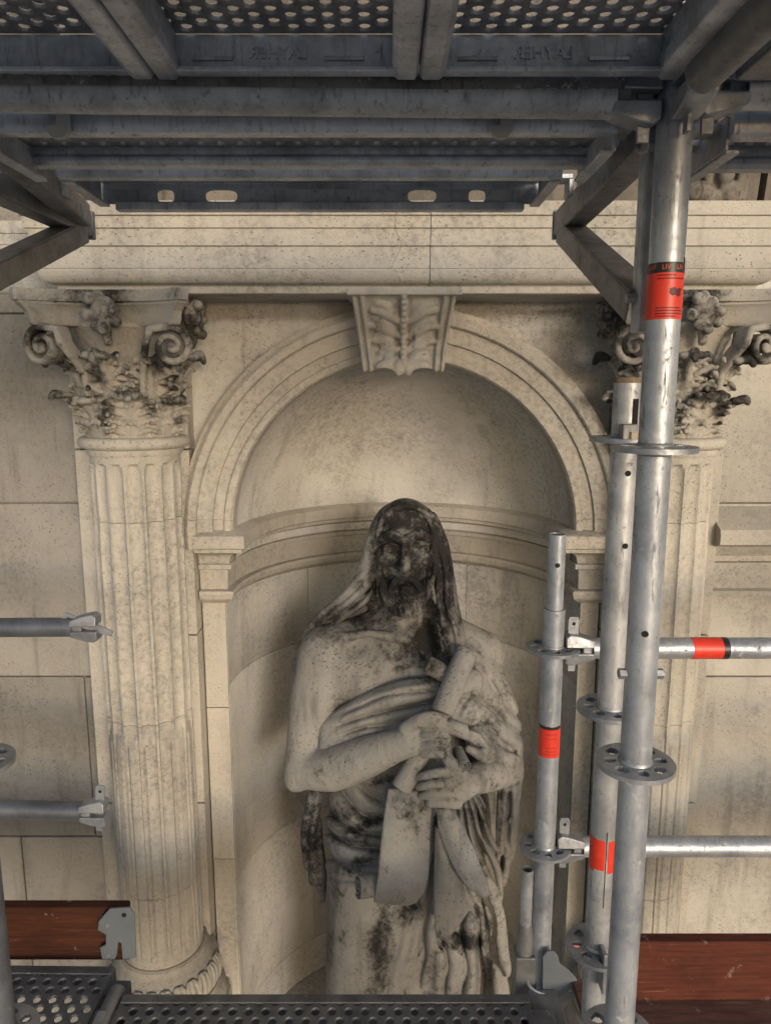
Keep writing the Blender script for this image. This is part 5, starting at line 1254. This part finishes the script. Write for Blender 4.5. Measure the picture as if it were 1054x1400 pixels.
# round grey tabs hanging at the narrow plank's edge
for px, py in ((78, 171), (686, 171)):
    p = P(px, py, 1.118); n = 20; bm = bmesh.new()
    A = [bm.verts.new((p.x + .0165*math.cos(math.pi + math.pi*i/n) * 1.0, 1.119, p.z - .001 + .016*math.sin(math.pi + math.pi*i/n))) for i in range(n+1)] + [bm.verts.new((p.x + .0165, 1.119, p.z + .02)), bm.verts.new((p.x + .000, 1.119, p.z + .02)), bm.verts.new((p.x - .002, 1.119, p.z + .001))]
    fc_ = bm.faces.new(A); ex = bmesh.ops.extrude_face_region(bm, geom=[fc_])
    for v in ex['geom']:
        if isinstance(v, bmesh.types.BMVert): v.co.y += .010
    tb = link('lock_tab', bm_mesh('lock_tab', bm), paint('tab_grey%d' % px, (.40, .39, .36), .8), None)
    tag(tb, 'pale rounded lock tab on the narrow plank, ' + ('near the tie over the column' if px < 300 else 'near the labelled upright'), 'lock tab', 'lock tabs on the narrow plank')
# ------------------------------------------------------------ the working level below
ZL = EYE - 1.42
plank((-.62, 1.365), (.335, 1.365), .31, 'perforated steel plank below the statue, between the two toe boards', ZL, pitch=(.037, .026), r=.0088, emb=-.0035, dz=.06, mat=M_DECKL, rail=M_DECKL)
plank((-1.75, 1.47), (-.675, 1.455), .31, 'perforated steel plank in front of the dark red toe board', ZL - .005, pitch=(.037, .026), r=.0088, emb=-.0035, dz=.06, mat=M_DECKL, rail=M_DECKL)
for i, xc_ in enumerate((-.470, -.128, .214)): plank((xc_, .035), (xc_, 1.035), .3405, ('perforated steel plank underfoot, outer lane of the main bay', 'perforated steel plank underfoot, middle lane of the main bay', 'perforated steel plank underfoot, lane beside the labelled upright')[i], ZL, pitch=(.029, .0225), r=.0086, emb=-.0025)
for xa, xb, d, z, lab in ((X4, X1, D1, ZL - .085, 'tube carrying the wall ends of the underfoot planks'), (X4, X1, -.01, ZL - .085, 'tube carrying the street ends of the underfoot planks')): transom(xa, xb, d, z, lab, M_GALV2, False)
pf_ = box('plywood_floor', X2 + .035, 2.2, 1.10, 1.56, zat(1367, 1.5) - .02, zat(1367, 1.5), M_PLY, None, .002); tag(pf_, 'brown plywood floor panel in front of the red toe board', 'floor panel')
# toe boards
def toe(x0, x1, d, z0, z1, th, label, mat, M=None):
    o = box('toe_board', x0, x1, d, d + th, z0, z1, mat, None, .004, M); return tag(o, label, 'toe board', 'wooden toe boards')
toe(xat(868, 1320, 1.50), 2.6, 1.50, zat(1368, 1.50), zat(1288, 1.50), .03, 'scuffed bright red toe board behind the paired upright tubes', M_WOODR)
toe(-2.6, xat(176, 1280, 1.65), 1.65, zat(1313, 1.65), zat(1241, 1.65), .03, 'dark red toe board with a grey end plate, beside the fluted column', M_WOODL)
cb = box('toe_board', xat(742, 1370, 1.40), xat(742, 1370, 1.40) + .07, 1.14, 1.555, ZL - .05, ZL - .02, M_FRAME, None, .004); tag(cb, 'dark board end lying under the foot of the short upright', 'board')
# toe-board end plate, cut out of sheet
def plate(name, pts, D, th, mat, label, cat, holes=()):
    bm = bmesh.new(); A = [bm.verts.new(P(x, y, D)) for x, y in pts]; fc_ = bm.faces.new(A); ex = bmesh.ops.extrude_face_region(bm, geom=[fc_])
    for v in ex['geom']:
        if isinstance(v, bmesh.types.BMVert): v.co.y += th
    if label:
        o = empty(name, P(*pts[0], D), label, cat); link('plate', bm_mesh(name, bm), mat, o, bevel=.0015)
    else: o = link(name, bm_mesh(name, bm), mat, None, bevel=.0015)
    for x, y, r in holes: p = P(x, y, D); rod('rivet', p + Vector((0, -.0012, 0)), p + Vector((0, .002, 0)), r, M_CAST if r < .006 else M_HOLE, o, 14, .0005)
    return o
plate('toe_board_plate', [(150, 1243), (177, 1241), (184, 1250), (186, 1310), (168, 1312), (166, 1290), (162, 1288), (160, 1305), (157, 1312), (140, 1312), (137, 1296), (145, 1292), (145, 1278), (134, 1272), (135, 1260)], 1.632, .006, M_PLATE, 'blue-grey cut-out end plate of the dark red toe board', 'plate', [(147, 1266, .0052), (148, 1307, .0052), (170, 1251, .0062)])
plate('toe_board_plate', [(742, 1308), (748, 1301), (757, 1301), (763, 1308), (765, 1318), (776, 1326), (786, 1336), (791, 1345), (791, 1358), (772, 1378), (766, 1383), (748, 1384), (741, 1377)], D3 - .045, .006, M_PLATE, 'light grey angled plate tied to the foot of the short upright', 'plate', [(754, 1373, .0052), (779, 1354, .0046)])
c = P(752, 1334, D3)
V, F = [], []; n, m = 36, 8
for i in range(n):
    a = 2*math.pi*i/n
    for j in range(m): t = 2*math.pi*j/m; r = .0335 + .003*math.cos(t); V.append((X3 + r*math.cos(a)*1.05, D3 - .020 + r*math.sin(a)*1.15, c.z + .003*math.sin(t)*1.6 - .004*math.cos(a)))
for i in range(n):
    for j in range(m): F.append((i*m + j, ((i+1) % n)*m + j, ((i+1) % n)*m + (j+1) % m, i*m + (j+1) % m))
tag(link('cable_tie', mesh('cable_tie', V, F), M_TIE, None, smooth=True), 'white plastic tie round the foot of the short upright', 'cable tie')
# stub of tube with taped sleeve standing beside it
xs_ = xat(719, 1240, 1.60)
st = empty('tube_stub', (xs_, 1.60, zat(1375, 1.60)), 'thin open-topped tube stub in a dark sleeve beside the short upright', 'tube stub')
tube('tube', (xs_, 1.60, zat(1375, 1.6)), (xs_, 1.60, zat(1188, 1.60)), .0150, M_GALV2, st, wall=.003)
V, F = lathe_vf([(.0152, zat(1262, 1.6)), (.018, zat(1266, 1.6)), (.0205, zat(1280, 1.6)), (.021, zat(1304, 1.6)), (.0152, zat(1306, 1.6))], 28, Matrix.Translation((xs_, 1.6, 0)))
link('sleeve', mesh('sleeve', V, F), M_FRAME, st, smooth='auto')
box('clamp_block', xs_ - .026, xs_ + .026, 1.575, 1.625, zat(1376, 1.6), zat(1300, 1.6), M_FRAME, st, .005)
# orange cap and clutter between the uprights
oc = P(785, 1291, 1.44); V, F = lathe_vf([(.012, 0), (.014, .002), (.013, .012), (.006, .015)], 20, Matrix.Translation(oc) @ Matrix.Rotation(math.radians(70), 4, 'X')); tag(link('orange_cap', mesh('orange_cap', V, F), paint('orange_plastic', (.45, .09, .03), .5), None, smooth='auto'), 'small orange plastic cap behind the paired uprights', 'cap')
# tube end and hinge showing in the gap between the two lower planks
tg = empty('transom_end', (-.645, 1.40, ZL - .02), 'short dark tube end in the gap between the lower planks', 'scaffold tube')
tube('tube', (-.645, 1.22, ZL - .018), (-.645, 1.545, ZL - .018), .021, M_FRAME, tg); rod('core', (-.645, 1.24, ZL - .018), (-.645, 1.543, ZL - .018), .0176, M_DIRTY, tg)
box('latch', -.658, -.640, 1.38, 1.46, ZL + .002, ZL + .012, M_CAST, tg, .002)
bpy.context.view_layer.update()
